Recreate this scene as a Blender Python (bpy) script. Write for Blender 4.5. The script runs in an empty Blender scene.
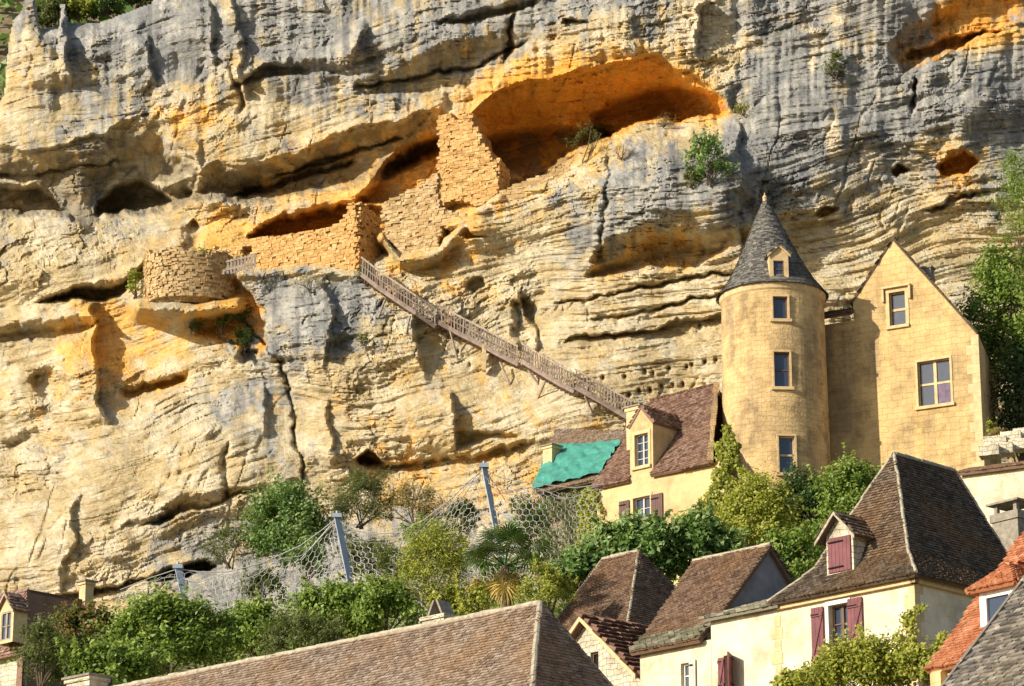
import bpy, math, random
import numpy as np
from mathutils import Vector
from mathutils.geometry import tessellate_polygon

random.seed(7)
RNG = np.random.default_rng(11)
scene = bpy.context.scene
COL = scene.collection

# ------------------------------------------------------------------ camera
F_PX, W_PX, H_PX = 3000.0, 1024, 686
PITCH = math.radians(17.0)
CAM = np.array([0.0, 0.0, 1.7])
cam_data = bpy.data.cameras.new("camera")
cam = bpy.data.objects.new("camera", cam_data)
COL.objects.link(cam)
cam.location = CAM
cam.rotation_euler = (math.pi / 2 + PITCH, 0, 0)
cam_data.sensor_width = 36.0
cam_data.lens = 36.0 * F_PX / W_PX
cam_data.clip_start = 0.5
cam_data.clip_end = 5000
scene.camera = cam
scene.render.resolution_x, scene.render.resolution_y = W_PX, H_PX

# ------------------------------------------------------------------ light
SUN_EL = math.radians(22)
SUN_AZ = (-0.87, -0.493)
world = bpy.data.worlds.new("World")
scene.world = world
world.use_nodes = True
wn = world.node_tree
bg = wn.nodes["Background"]
sky = wn.nodes.new("ShaderNodeTexSky")
sky.sky_type = 'NISHITA'
sky.sun_disc = False
sky.sun_elevation = SUN_EL
sky.sun_rotation = math.atan2(SUN_AZ[0], SUN_AZ[1])
wn.links.new(sky.outputs[0], bg.inputs[0])
bg.inputs[1].default_value = 0.115
sd = bpy.data.lights.new("sun", 'SUN')
sd.energy = 5.0
sd.angle = math.radians(0.5)
sd.color = (1.0, 0.90, 0.74)
sun = bpy.data.objects.new("sun", sd)
COL.objects.link(sun)
_d = Vector((SUN_AZ[0] * math.cos(SUN_EL), SUN_AZ[1] * math.cos(SUN_EL), math.sin(SUN_EL)))
sun.rotation_euler = _d.to_track_quat('Z', 'Y').to_euler()
sun.location = (-60, -40, 90)
scene.view_settings.view_transform = 'Standard'
scene.view_settings.look = 'None'
scene.view_settings.exposure = 0.27
scene.cycles.max_bounces = 5
scene.cycles.diffuse_bounces = 4
scene.view_settings.gamma = 1.0

# ------------------------------------------------------------------ geometry helpers
CP, SP = math.cos(PITCH), math.sin(PITCH)
FWD = np.array([0, CP, SP]); RIGHT = np.array([1.0, 0, 0]); UP = np.array([0, -SP, CP])


def ray(px, py):
    return FWD * F_PX + RIGHT * (px - 512) + UP * (343 - py)


def W(px, py, Y):
    d = ray(px, py)
    return CAM + d * (Y / d[1])


def onplane(px, py, A, n):
    d = ray(px, py)
    return CAM + d * (np.dot(np.asarray(A) - CAM, n) / np.dot(d, n))


def atz(px, py, z):
    d = ray(px, py)
    return CAM + d * ((z - CAM[2]) / d[2])


Z = np.array([0, 0, 1.0])


def norm(v):
    v = np.asarray(v, float)
    return v / (np.linalg.norm(v) + 1e-12)


class Pl:
    """A vertical facade: U runs to the picture's right along it, N points out of it."""
    def __init__(s, A, ang):
        a = math.radians(ang)
        s.A = np.asarray(A, float)
        s.U = np.array([math.cos(a), -math.sin(a), 0.0])
        s.N = np.array([-math.sin(a), -math.cos(a), 0.0])

    def px(s, x, y):
        p = onplane(x, y, s.A, s.N) - s.A
        return float(np.dot(p, s.U)), float(p[2])

    def P(s, u, v, off=0.0):
        return s.A + s.U * u + Z * v + s.N * off

    def rect(s, x0, y0, x1, y1):
        ym, xm = (y0 + y1) / 2, (x0 + x1) / 2
        return (s.px(x0, ym)[0], s.px(xm, y1)[1], s.px(x1, ym)[0], s.px(xm, y0)[1])

    def moved(s, off):
        q = Pl(s.A + s.N * off, 0)
        q.U, q.N = s.U, s.N
        return q


class MB:
    def __init__(s):
        s.v, s.f, s.m, s.r = [], [], [], []

    def add(s, verts, faces, mi=0, rnd=0.5):
        b = len(s.v)
        s.v.extend([tuple(map(float, p)) for p in verts])
        for f in faces:
            s.f.append(tuple(b + i for i in f)); s.m.append(mi); s.r.append(rnd)

    def poly(s, pts, mi=0):
        s.add(pts, [tuple(range(len(pts)))], mi)

    def slab(s, pts, n, t, mi=0):
        """closed prism: polygon pts pushed by n*t"""
        n = np.asarray(n, float); pts = [np.asarray(p, float) for p in pts]; k = len(pts)
        q = [p + n * t for p in pts]
        fs = [tuple(range(k)), tuple(range(2 * k - 1, k - 1, -1))]
        fs += [(i, i + k, (i + 1) % k + k, (i + 1) % k) for i in range(k)]
        s.add(pts + q, fs, mi)

    def box(s, c, hx, hy, hz, mi=0):
        """centre + three half vectors"""
        c, hx, hy, hz = [np.asarray(a, float) for a in (c, hx, hy, hz)]
        vs = [c + a * hx + b * hy + d * hz for a in (-1, 1) for b in (-1, 1) for d in (-1, 1)]
        s.add(vs, [(0, 1, 3, 2), (4, 6, 7, 5), (0, 4, 5, 1), (2, 3, 7, 6), (0, 2, 6, 4), (1, 5, 7, 3)], mi)

    def pbox(s, pl, u0, v0, u1, v1, o0, o1, mi=0):
        s.box(pl.P((u0 + u1) / 2, (v0 + v1) / 2, (o0 + o1) / 2), pl.U * (u1 - u0) / 2, pl.N * (o1 - o0) / 2, Z * (v1 - v0) / 2, mi)

    def bar(s, p, q, w, h=None, mi=0):
        p, q = np.asarray(p, float), np.asarray(q, float)
        d = norm(q - p)
        a = norm(np.cross(d, Z)) if abs(d[2]) < .99 else np.array([1.0, 0, 0])
        b = np.cross(a, d)
        s.box((p + q) / 2, (q - p) / 2, a * w / 2, b * (h or w) / 2, mi)

    def tube(s, pts, rad, k=6, mi=0, cap=True):
        pts = [np.asarray(p, float) for p in pts]
        n = len(pts); rad = [rad] * n if np.isscalar(rad) else rad
        vs = []
        for i in range(n):
            d = norm(pts[min(i + 1, n - 1)] - pts[max(i - 1, 0)])
            a = norm(np.cross(d, Z)) if abs(d[2]) < .95 else norm(np.cross(d, [1, 0, 0]))
            b = np.cross(d, a)
            for j in range(k):
                t = 2 * math.pi * j / k
                vs.append(pts[i] + (a * math.cos(t) + b * math.sin(t)) * rad[i])
        fs = [(i * k + j, i * k + (j + 1) % k, (i + 1) * k + (j + 1) % k, (i + 1) * k + j) for i in range(n - 1) for j in range(k)]
        if cap:
            fs += [tuple(range(k - 1, -1, -1)), tuple((n - 1) * k + j for j in range(k))]
        s.add(vs, fs, mi)

    def lathe(s, c, prof, k=64, a0=0, a1=2 * math.pi, mi=0, lean=(0, 0)):
        c = np.asarray(c, float); full = abs(a1 - a0 - 2 * math.pi) < 1e-6
        kk = k if full else k + 1
        vs = []
        z0 = prof[0][1]; z1 = prof[-1][1]
        for r, z in prof:
            t = (z - z0) / (z1 - z0 + 1e-9)
            for j in range(kk):
                a = a0 + (a1 - a0) * j / k
                vs.append(c + [r * math.cos(a) + lean[0] * t, r * math.sin(a) + lean[1] * t, z])
        fs = []
        for i in range(len(prof) - 1):
            for j in range(k):
                j2 = (j + 1) % kk
                fs.append((i * kk + j, i * kk + j2, (i + 1) * kk + j2, (i + 1) * kk + j))
        s.add(vs, fs, mi)

    def build(s, name, mats, parent=None, smooth=False, uv=True):
        if not isinstance(mats, (list, tuple)):
            mats = [mats]
        me = bpy.data.meshes.new(name)
        me.from_pydata(s.v, [], s.f)
        for m in mats:
            me.materials.append(m)
        me.polygons.foreach_set("material_index", np.array(s.m, dtype=np.int32))
        at = me.attributes.new("rnd", 'FLOAT', 'FACE')
        at.data.foreach_set("value", np.array(s.r, dtype=np.float32))
        if smooth:
            me.polygons.foreach_set("use_smooth", np.ones(len(s.f), dtype=bool))
        me.update()
        if uv:
            auto_uv(me)
        return link(name, me, parent)


def auto_uv(me):
    nl = len(me.loops); npoly = len(me.polygons)
    co = np.empty(len(me.vertices) * 3); me.vertices.foreach_get("co", co); co = co.reshape(-1, 3)
    vi = np.empty(nl, dtype=np.int32); me.loops.foreach_get("vertex_index", vi)
    nr = np.empty(npoly * 3); me.polygons.foreach_get("normal", nr); nr = nr.reshape(-1, 3)
    lt = np.empty(npoly, dtype=np.int32); me.polygons.foreach_get("loop_total", lt)
    fi = np.repeat(np.arange(npoly), lt)
    n = nr[fi]
    u = np.stack([-n[:, 1], n[:, 0], np.zeros(nl)], 1)
    l = np.linalg.norm(u, axis=1)
    flat = l < 1e-3
    u[flat] = [1, 0, 0]; l[flat] = 1
    u /= l[:, None]
    v = np.cross(n, u)
    p = co[vi]
    uvs = np.stack([(p * u).sum(1), (p * v).sum(1)], 1)
    lay = me.uv_layers.new(name="UVMap")
    lay.data.foreach_set("uv", uvs.ravel())


def link(name, me, parent=None):
    o = bpy.data.objects.new(name, me)
    COL.objects.link(o)
    if parent is not None:
        o.parent = parent
        root_inv(o, parent)
    return o


def root_inv(o, parent):
    p = parent; T = Vector((0, 0, 0))
    while p is not None:
        T = T + p.location
        p = p.parent
    o.location = o.location - T


def tag(o, label, cat=None, group=None, kind=None):
    if label: o["label"] = label
    if cat: o["category"] = cat
    if group: o["group"] = group
    if kind: o["kind"] = kind
    return o


def thing(name, loc, label, cat, group=None):
    o = bpy.data.objects.new(name, None)
    COL.objects.link(o)
    o.location = [float(x) for x in loc]
    o.empty_display_size = .5
    return tag(o, label, cat, group)


# ------------------------------------------------------------------ noise
_T = RNG.random((256, 256))


def vnoise(x, y, seed=0):
    x = x + seed * 37.17; y = y + seed * 91.73
    xi = np.floor(x).astype(int); yi = np.floor(y).astype(int)
    fx = x - xi; fy = y - yi
    fx = fx * fx * fx * (fx * (fx * 6 - 15) + 10); fy = fy * fy * fy * (fy * (fy * 6 - 15) + 10)
    a = _T[xi & 255, yi & 255]; b = _T[(xi + 1) & 255, yi & 255]
    c = _T[xi & 255, (yi + 1) & 255]; d = _T[(xi + 1) & 255, (yi + 1) & 255]
    return (a * (1 - fx) + b * fx) * (1 - fy) + (c * (1 - fx) + d * fx) * fy


def fbm(x, y, seed=0, o=5, g=0.5):
    s = 0; a = 1; t = 0
    for i in range(o):
        k = 2.03 ** i
        s = s + a * vnoise(x * k, y * k, seed + i * 1.7); t += a; a *= g
    return s / t


def ridged(x, y, seed=0, o=4):
    s = 0; a = 1; t = 0
    for i in range(o):
        k = 2.03 ** i
        s = s + a * (1 - np.abs(2 * vnoise(x * k, y * k, seed + i * 1.3) - 1)); t += a; a *= .5
    return s / t


_J = RNG.random((256, 256, 3))


def cells(x, y, seed=0):
    """distance to the nearest cell border (F2-F1) and the cell's random value"""
    x = x + seed * 17.3; y = y + seed * 41.9
    xi = np.floor(x).astype(int); yi = np.floor(y).astype(int)
    f1 = np.full(x.shape, 9.0); f2 = np.full(x.shape, 9.0); rv = np.zeros(x.shape)
    for dx in (-1, 0, 1):
        for dy in (-1, 0, 1):
            j = _J[(xi + dx) & 255, (yi + dy) & 255]
            d = np.hypot(xi + dx + j[..., 0] - x, yi + dy + j[..., 1] - y)
            m = d < f1
            f2 = np.where(m, f1, np.minimum(f2, d)); rv = np.where(m, j[..., 2], rv); f1 = np.where(m, d, f1)
    return f2 - f1, rv


def sstep(a, b, x):
    t = np.clip((x - a) / (b - a + 1e-9), 0, 1)
    return t * t * (3 - 2 * t)


# ------------------------------------------------------------------ materials
class NT:
    def __init__(s, name, rough=.85, spec=.25):
        s.m = bpy.data.materials.new(name)
        s.m.use_nodes = True
        s.t = s.m.node_tree
        s.b = s.t.nodes["Principled BSDF"]
        s.b.inputs["Roughness"].default_value = rough
        s.b.inputs["Specular IOR Level"].default_value = spec
        s.tc = s.t.nodes.new("ShaderNodeTexCoord")

    def n(s, t, **kw):
        x = s.t.nodes.new(t)
        for k, v in kw.items():
            if k.startswith("i_"):
                x.inputs[k[2:].replace("_", " ")].default_value = v
            else:
                setattr(x, k, v)
        return x

    def l(s, a, b):
        s.t.links.new(a, b)

    def noise(s, scale, detail=4, rough=.55, src="Object", stretch=None, out="Fac"):
        x = s.n("ShaderNodeTexNoise", i_Scale=scale, i_Detail=detail, i_Roughness=rough)
        c = s.tc.outputs[src]
        if stretch:
            mp = s.n("ShaderNodeMapping"); mp.inputs["Scale"].default_value = stretch
            s.l(c, mp.inputs[0]); c = mp.outputs[0]
        s.l(c, x.inputs["Vector"])
        return x.outputs[out]

    def ramp(s, fac, stops):
        r = s.n("ShaderNodeValToRGB")
        e = r.color_ramp.elements
        while len(e) < len(stops):
            e.new(.5)
        for i, (p, c) in enumerate(stops):
            e[i].position = p
            e[i].color = (*c, 1) if len(c) == 3 else c
        s.l(fac, r.inputs[0])
        return r.outputs[0]

    def mix(s, a, b, fac, mode='MIX'):
        x = s.n("ShaderNodeMix", data_type='RGBA', blend_type=mode)
        for src, i in ((fac, 0), (a, 6), (b, 7)):
            if hasattr(src, "links"):
                s.l(src, x.inputs[i])
            elif isinstance(src, (int, float)):
                x.inputs[i].default_value = src
            else:
                x.inputs[i].default_value = (*src, 1)
        return x.outputs[2]

    def math(s, op, a, b=0.0):
        x = s.n("ShaderNodeMath", operation=op)
        for src, i in ((a, 0), (b, 1)):
            if hasattr(src, "links"):
                s.l(src, x.inputs[i])
            else:
                x.inputs[i].default_value = src
        return x.outputs[0]

    def attr(s, name, out="Fac"):
        return s.n("ShaderNodeAttribute", attribute_name=name).outputs[out]

    def bump(s, h, dist, strength=1.0, prev=None):
        x = s.n("ShaderNodeBump", i_Strength=strength, i_Distance=dist)
        s.l(h, x.inputs["Height"])
        if prev is not None:
            s.l(prev, x.inputs["Normal"])
        return x.outputs[0]

    def done(s, col=None, nrm=None):
        if col is not None:
            if hasattr(col, "links"):
                s.l(col, s.b.inputs["Base Color"])
            else:
                s.b.inputs["Base Color"].default_value = (*col, 1)
        if nrm is not None:
            s.l(nrm, s.b.inputs["Normal"])
        return s.m


def mat_plain(name, col, var=.25, scale=6, rough=.8, bump=.004, spec=.25, metal=0):
    m = NT(name, rough, spec)
    m.b.inputs["Metallic"].default_value = metal
    n = m.noise(scale, 5)
    c = m.ramp(n, [(.3, [x * (1 - var) for x in col]), (.7, [min(1, x * (1 + var)) for x in col])])
    return m.done(c, m.bump(m.noise(scale * 6, 3), bump))


def mat_wall(name, base, dark, bw=.45, bh=.22, joint=.25, stain=.45, bump=.02):
    """coursed rubble or ashlar: block pattern with worn joints, patches and streaks"""
    m = NT(name, .92, .15)
    mp = m.n("ShaderNodeMapping")
    m.l(m.tc.outputs["UV"], mp.inputs[0])
    warp = m.noise(1.6, 3, out="Color")
    v = m.n("ShaderNodeVectorMath", operation='SCALE'); v.inputs[3].default_value = .34
    m.l(warp, v.inputs[0])
    ad = m.n("ShaderNodeVectorMath", operation='ADD')
    m.l(mp.outputs[0], ad.inputs[0]); m.l(v.outputs[0], ad.inputs[1])
    br = m.n("ShaderNodeTexBrick", i_Scale=1.0)
    br.inputs["Brick Width"].default_value = bw; br.inputs["Row Height"].default_value = bh
    br.inputs["Mortar Size"].default_value = .008; br.inputs["Mortar Smooth"].default_value = .9
    br.inputs["Color1"].default_value = (.15, .15, .15, 1); br.inputs["Color2"].default_value = (.85, .85, .85, 1)
    br.inputs["Mortar"].default_value = (.5, .5, .5, 1)
    m.l(ad.outputs[0], br.inputs["Vector"])
    big = m.noise(.45, 5, .6); mid = m.noise(2.2, 6, .65); fine = m.noise(14, 4, .6)
    streak = m.noise(1.0, 5, .6, stretch=(1.6, 1.6, .16))
    col = m.mix([x * .86 for x in base], [min(1, x * 1.10) for x in base], m.ramp(br.outputs["Color"], [(.0, (0, 0, 0)), (1, (1, 1, 1))]))
    col = m.mix(col, dark, m.math('MULTIPLY', m.ramp(mid, [(.43, (0, 0, 0)), (.64, (1, 1, 1))]), .8))
    col = m.mix(col, (.20, .165, .125), m.math('MULTIPLY', m.ramp(streak, [(.42, (0, 0, 0)), (.64, (1, 1, 1))]), stain))
    col = m.mix(col, [min(1, x * 1.25) for x in base], m.math('MULTIPLY', m.ramp(big, [(.46, (0, 0, 0)), (.62, (1, 1, 1))]), .6))
    jm = m.math('MULTIPLY', m.math('MULTIPLY', br.outputs["Fac"], joint), m.ramp(m.noise(1.3, 4, .6), [(.42, (.1, .1, .1)), (.6, (1, 1, 1))]))
    col = m.mix(col, [x * .5 for x in dark], jm)
    h = m.math('ADD', m.math('MULTIPLY', br.outputs["Fac"], -joint * 1.6), m.math('ADD', m.math('MULTIPLY', mid, .8), m.math('MULTIPLY', fine, .5)))
    return m.done(col, m.bump(h, bump * 2))


def mat_rubble(name, c1, c2, mortar, scale=4.0):
    m = NT(name, .95, .1)
    vo = m.n("ShaderNodeTexVoronoi", feature='DISTANCE_TO_EDGE', i_Scale=scale)
    vc = m.n("ShaderNodeTexVoronoi", i_Scale=scale)
    mp = m.n("ShaderNodeMapping"); mp.inputs["Scale"].default_value = (.75, .75, 2.0)
    m.l(m.tc.outputs["Object"], mp.inputs[0]); m.l(mp.outputs[0], vo.inputs["Vector"]); m.l(mp.outputs[0], vc.inputs["Vector"])
    sx = m.n("ShaderNodeSeparateColor"); m.l(vc.outputs["Color"], sx.inputs[0])
    col = m.mix(c1, c2, sx.outputs[0])
    col = m.mix(col, [x * .55 for x in c1], m.math('MULTIPLY', m.ramp(m.noise(1.2, 6, .65), [(.45, (0, 0, 0)), (.7, (1, 1, 1))]), .6))
    e = m.ramp(vo.outputs["Distance"], [(.0, (0, 0, 0)), (.10, (1, 1, 1))])
    e = m.math('ADD', m.math('MULTIPLY', e, .8), .2)
    col = m.mix(mortar, col, e)
    h = m.math('ADD', m.math('MULTIPLY', e, .6), m.noise(9, 5, .6))
    return m.done(col, m.bump(h, .12))


def mat_tiles(name, cols, patch, lichen=None, rough=.85):
    m = NT(name, rough, .2)
    r = m.attr("rnd")
    st = [(i / (len(cols) - 1), c) for i, c in enumerate(cols)]
    col = m.ramp(r, st)
    col = m.mix(col, patch, m.math('MULTIPLY', m.ramp(m.noise(.5, 5, .65), [(.42, (0, 0, 0)), (.68, (1, 1, 1))]), .55))
    col = m.mix(col, [x * .6 for x in cols[0]], m.math('MULTIPLY', m.ramp(m.noise(3.0, 6, .7), [(.5, (0, 0, 0)), (.75, (1, 1, 1))]), .6))
    if lichen:
        col = m.mix(col, lichen, m.math('MULTIPLY', m.ramp(m.noise(4.5, 3, .6), [(.62, (0, 0, 0)), (.68, (1, 1, 1))]), .7))
    return m.done(col, m.bump(m.noise(30, 3), .01))


def mat_leaf(name, c_dark, c_light, c_tip=None, trans=.35):
    m = NT(name, .5, .35)
    r = m.attr("rnd")
    st = [(0, c_dark), (.6, c_light)] + ([(1.0, c_tip)] if c_tip else [])
    col = m.ramp(r, st)
    m.l(col, m.b.inputs["Base Color"])
    tr = m.n("ShaderNodeBsdfTranslucent")
    tc = m.mix(col, (.35, .42, .05), .35)
    m.l(tc, tr.inputs[0])
    mx = m.n("ShaderNodeMixShader", i_Fac=trans)
    out = m.t.nodes["Material Output"]
    m.l(m.b.outputs[0], mx.inputs[1]); m.l(tr.outputs[0], mx.inputs[2]); m.l(mx.outputs[0], out.inputs[0])
    return m.m


def mat_cliff():
    m = NT("cliff_rock", .95, .12)
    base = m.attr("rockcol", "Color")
    n1 = m.noise(.9, 8, .65); n2 = m.noise(3.5, 8, .7); n3 = m.noise(14, 6, .7)
    smp = m.n("ShaderNodeMapping"); smp.inputs["Rotation"].default_value = (0, .20, 0)
    smp2 = m.n("ShaderNodeMapping"); smp2.inputs["Scale"].default_value = (.30, .30, 3.6)
    m.l(m.tc.outputs["Object"], smp.inputs[0]); m.l(smp.outputs[0], smp2.inputs[0])
    sn = m.n("ShaderNodeTexNoise", i_Scale=1.0, i_Detail=8, i_Roughness=.7); m.l(smp2.outputs[0], sn.inputs["Vector"])
    strata = sn.outputs["Fac"]
    col = m.mix(base, m.mix(base, (.30, .24, .17), 1.0, 'MULTIPLY'), m.math('MULTIPLY', m.ramp(n2, [(.48, (0, 0, 0)), (.68, (1, 1, 1))]), .45))
    col = m.mix(col, m.mix(base, (1.16, 1.14, 1.08), 1.0, 'MULTIPLY'), m.ramp(n1, [(.45, (0, 0, 0)), (.65, (1, 1, 1))]))
    col = m.mix(col, m.mix(base, (.45, .42, .38), 1.0, 'MULTIPLY'), m.math('MULTIPLY', m.ramp(strata, [(.52, (0, 0, 0)), (.66, (1, 1, 1))]), .45))
    col = m.mix(col, m.mix(base, (.50, .46, .40), 1.0, 'MULTIPLY'), m.math('MULTIPLY', m.ramp(n3, [(.50, (0, 0, 0)), (.64, (1, 1, 1))]), .55))
    vo = m.n("ShaderNodeTexVoronoi", feature='DISTANCE_TO_EDGE', i_Scale=1.5)
    mp = m.n("ShaderNodeMapping"); mp.inputs["Scale"].default_value = (.8, .8, 1.7); mp.inputs["Rotation"].default_value = (0, .22, 0)
    wc = m.noise(2.2, 4, .6, out="Color")
    v = m.n("ShaderNodeVectorMath", operation='SCALE'); v.inputs[3].default_value = .7
    m.l(wc, v.inputs[0])
    ad = m.n("ShaderNodeVectorMath", operation='ADD')
    m.l(m.tc.outputs["Object"], mp.inputs[0]); m.l(mp.outputs[0], ad.inputs[0]); m.l(v.outputs[0], ad.inputs[1])
    m.l(ad.outputs[0], vo.inputs["Vector"])
    crack = m.ramp(vo.outputs["Distance"], [(0, (0, 0, 0)), (.035, (1, 1, 1))])
    h = m.math('ADD', m.math('MULTIPLY', n2, .45), m.math('MULTIPLY', n3, .30))
    h = m.math('ADD', h, m.math('MULTIPLY', strata, 1.1))
    h = m.math('ADD', h, m.math('MULTIPLY', crack, .12))
    return m.done(col, m.bump(h, .13))


M = {}
M['cliff'] = mat_cliff()
M['tower_wall'] = mat_wall("tower_stone", (.64, .45, .215), (.27, .185, .085), .34, .19, .12, .6, .03)
M['gable_wall'] = mat_wall("golden_ashlar", (.64, .445, .20), (.34, .23, .095), .42, .24, .18, .45, .02)
M['plaster'] = mat_wall("cream_render", (.72, .645, .48), (.52, .41, .25), .5, .25, .10, .2, .012)
M['plaster_warm'] = mat_wall("ochre_render", (.62, .46, .24), (.44, .30, .13), .5, .25, .12, .25, .012)
M['white_stone'] = mat_wall("white_rubble", (.70, .64, .49), (.42, .36, .25), .28, .16, .30, .4, .04)
M['dim_rubble'] = mat_rubble("dim_rubble", (.30, .25, .18), (.42, .34, .22), (.26, .21, .15), 6.0)
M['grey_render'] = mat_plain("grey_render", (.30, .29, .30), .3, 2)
M['ruin'] = mat_wall("ruin_masonry", (.64, .385, .14), (.40, .23, .08), .24, .13, .42, .6, .06)
M['ruin_grey'] = mat_wall("weathered_masonry", (.56, .38, .18), (.33, .22, .10), .24, .13, .42, .6, .06)
M['ruin_stone'] = mat_tiles("ruin_stones", [(.40, .235, .085), (.52, .32, .12), (.58, .37, .145), (.66, .46, .21)], (.60, .30, .09))
M['ruin_stone_grey'] = mat_tiles("weathered_ruin_stones", [(.33, .22, .10), (.45, .31, .15), (.52, .37, .19), (.60, .46, .27)], (.50, .33, .14))
M['trim'] = mat_plain("cut_stone", (.62, .46, .25), .18, 5)
M['stone_dark'] = mat_plain("weathered_stone", (.26, .23, .18), .35, 6)
M['tile_brown'] = mat_tiles("brown_tiles", [(.11, .07, .05), (.18, .115, .08), (.235, .155, .105), (.30, .22, .16)], (.27, .15, .07))
M['tile_long'] = mat_tiles("mottled_tiles", [(.16, .12, .09), (.25, .19, .145), (.31, .245, .19), (.39, .33, .27)], (.33, .20, .10))
M['tile_dark'] = mat_tiles("dark_tiles", [(.055, .042, .032), (.105, .08, .058), (.145, .11, .08), (.20, .165, .125)], (.25, .135, .055))
M['tile_mauve'] = mat_tiles("mauve_tiles", [(.10, .055, .04), (.22, .13, .095), (.29, .18, .13), (.36, .26, .2)], (.24, .15, .10))
M['tile_red'] = mat_tiles("red_tiles", [(.30, .09, .04), (.46, .17, .085), (.52, .22, .11), (.58, .30, .17)], (.42, .19, .09))
M['tile_cone'] = mat_tiles("stone_slates", [(.05, .05, .05), (.13, .125, .115), (.19, .18, .165), (.30, .28, .25)], (.15, .14, .11), (.34, .30, .2))
M['tile_lauze'] = mat_tiles("mossy_slates", [(.08, .075, .055), (.20, .185, .14), (.27, .25, .19), (.38, .36, .28)], (.17, .17, .08), (.42, .42, .34))
M['tile_slate'] = mat_tiles("grey_slates", [(.07, .065, .06), (.17, .15, .13), (.24, .215, .185), (.36, .32, .27)], (.20, .165, .10), (.55, .5, .4))
M['pantile'] = mat_tiles("pantiles", [(.08, .04, .03), (.17, .09, .06), (.24, .13, .09), (.30, .19, .13)], (.14, .08, .06))
M['mortar'] = mat_plain("ridge_mortar", (.40, .35, .26), .3, 8)
M['shutter'] = mat_plain("maroon_paint", (.17, .048, .056), .3, 3, .6, .003, .4)
M['shutter_brown'] = mat_plain("brown_paint", (.13, .07, .06), .2, 3, .6)
M['shutter_grey'] = mat_plain("pale_grey_paint", (.55, .52, .47), .15, 3, .6)
M['white_paint'] = mat_plain("white_paint", (.78, .76, .72), .08, 4, .5)
M['wood'] = mat_plain("weathered_wood", (.26, .195, .16), .35, 5)
M['wood_light'] = mat_plain("pale_wood", (.36, .29, .23), .3, 5)
M['frame_dark'] = mat_plain("dark_window_wood", (.16, .09, .055), .2, 4, .6)
M['steel'] = mat_plain("galvanised_steel", (.30, .36, .42), .12, 5, .55, .002, .5)
M['wire'] = mat_plain("net_wire", (.42, .42, .41), .15, 5, .5)
M['tarp'] = mat_plain("green_tarp", (.06, .27, .215), .2, 2.5, .45, .03, .4)
M['bark'] = mat_plain("bark", (.16, .12, .085), .35, 8, .9, .02)
M['earth'] = mat_plain("dry_earth", (.22, .17, .10), .4, 1.2, .95, .05)
m = NT("window_glass", .08, .8); m.b.inputs["Base Color"].default_value = (.035, .05, .075, 1)
gn = m.bump(m.noise(2.5, 2), .01, .4); M['glass'] = m.done((.035, .05, .08), gn)
m = NT("curtained_glass", .15, .7); M['glass_pale'] = m.done((.10, .13, .17))
m = NT("dark_interior", .9, .1); M['dark'] = m.done((.02, .017, .014))
M['curtain'] = mat_plain("lilac_curtain", (.17, .13, .19), .25, 5)

L = {}
L['laurel'] = mat_leaf("laurel_leaf", (.06, .13, .025), (.17, .30, .07), (.38, .46, .20))
L['bright'] = mat_leaf("bright_leaf", (.08, .14, .02), (.21, .32, .045), (.36, .44, .11))
L['lime'] = mat_leaf("lime_leaf", (.15, .18, .02), (.38, .41, .05), (.52, .50, .12))
L['dark'] = mat_leaf("dark_leaf", (.02, .05, .012), (.05, .11, .025), (.11, .17, .05), .25)
L['olive'] = mat_leaf("olive_leaf", (.06, .08, .02), (.13, .16, .04), (.22, .24, .09))
L['dry'] = mat_leaf("dry_leaf", (.15, .11, .04), (.32, .24, .09), (.45, .36, .16))
L['vine'] = mat_leaf("red_green_vine_leaf", (.05, .09, .02), (.14, .18, .04), (.30, .12, .05))
L['palm'] = mat_leaf("palm_leaf", (.025, .06, .012), (.07, .14, .03), (.16, .24, .05), .2)
L['palm_dry'] = mat_leaf("dry_palm_leaf", (.25, .16, .03), (.48, .34, .06), (.6, .48, .15), .2)

# ------------------------------------------------------------------ the setting
g = MB(); g.poly([(-3000, -3000, 0), (3000, -3000, 0), (3000, 3000, 0), (-3000, 3000, 0)])
tag(g.build("ground", M['earth']), "flat dry ground at the foot of the village", None, None, "structure")


def interp(poly, x):
    a = np.array(poly, float)
    return np.interp(x, a[:, 0], a[:, 1])


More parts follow.
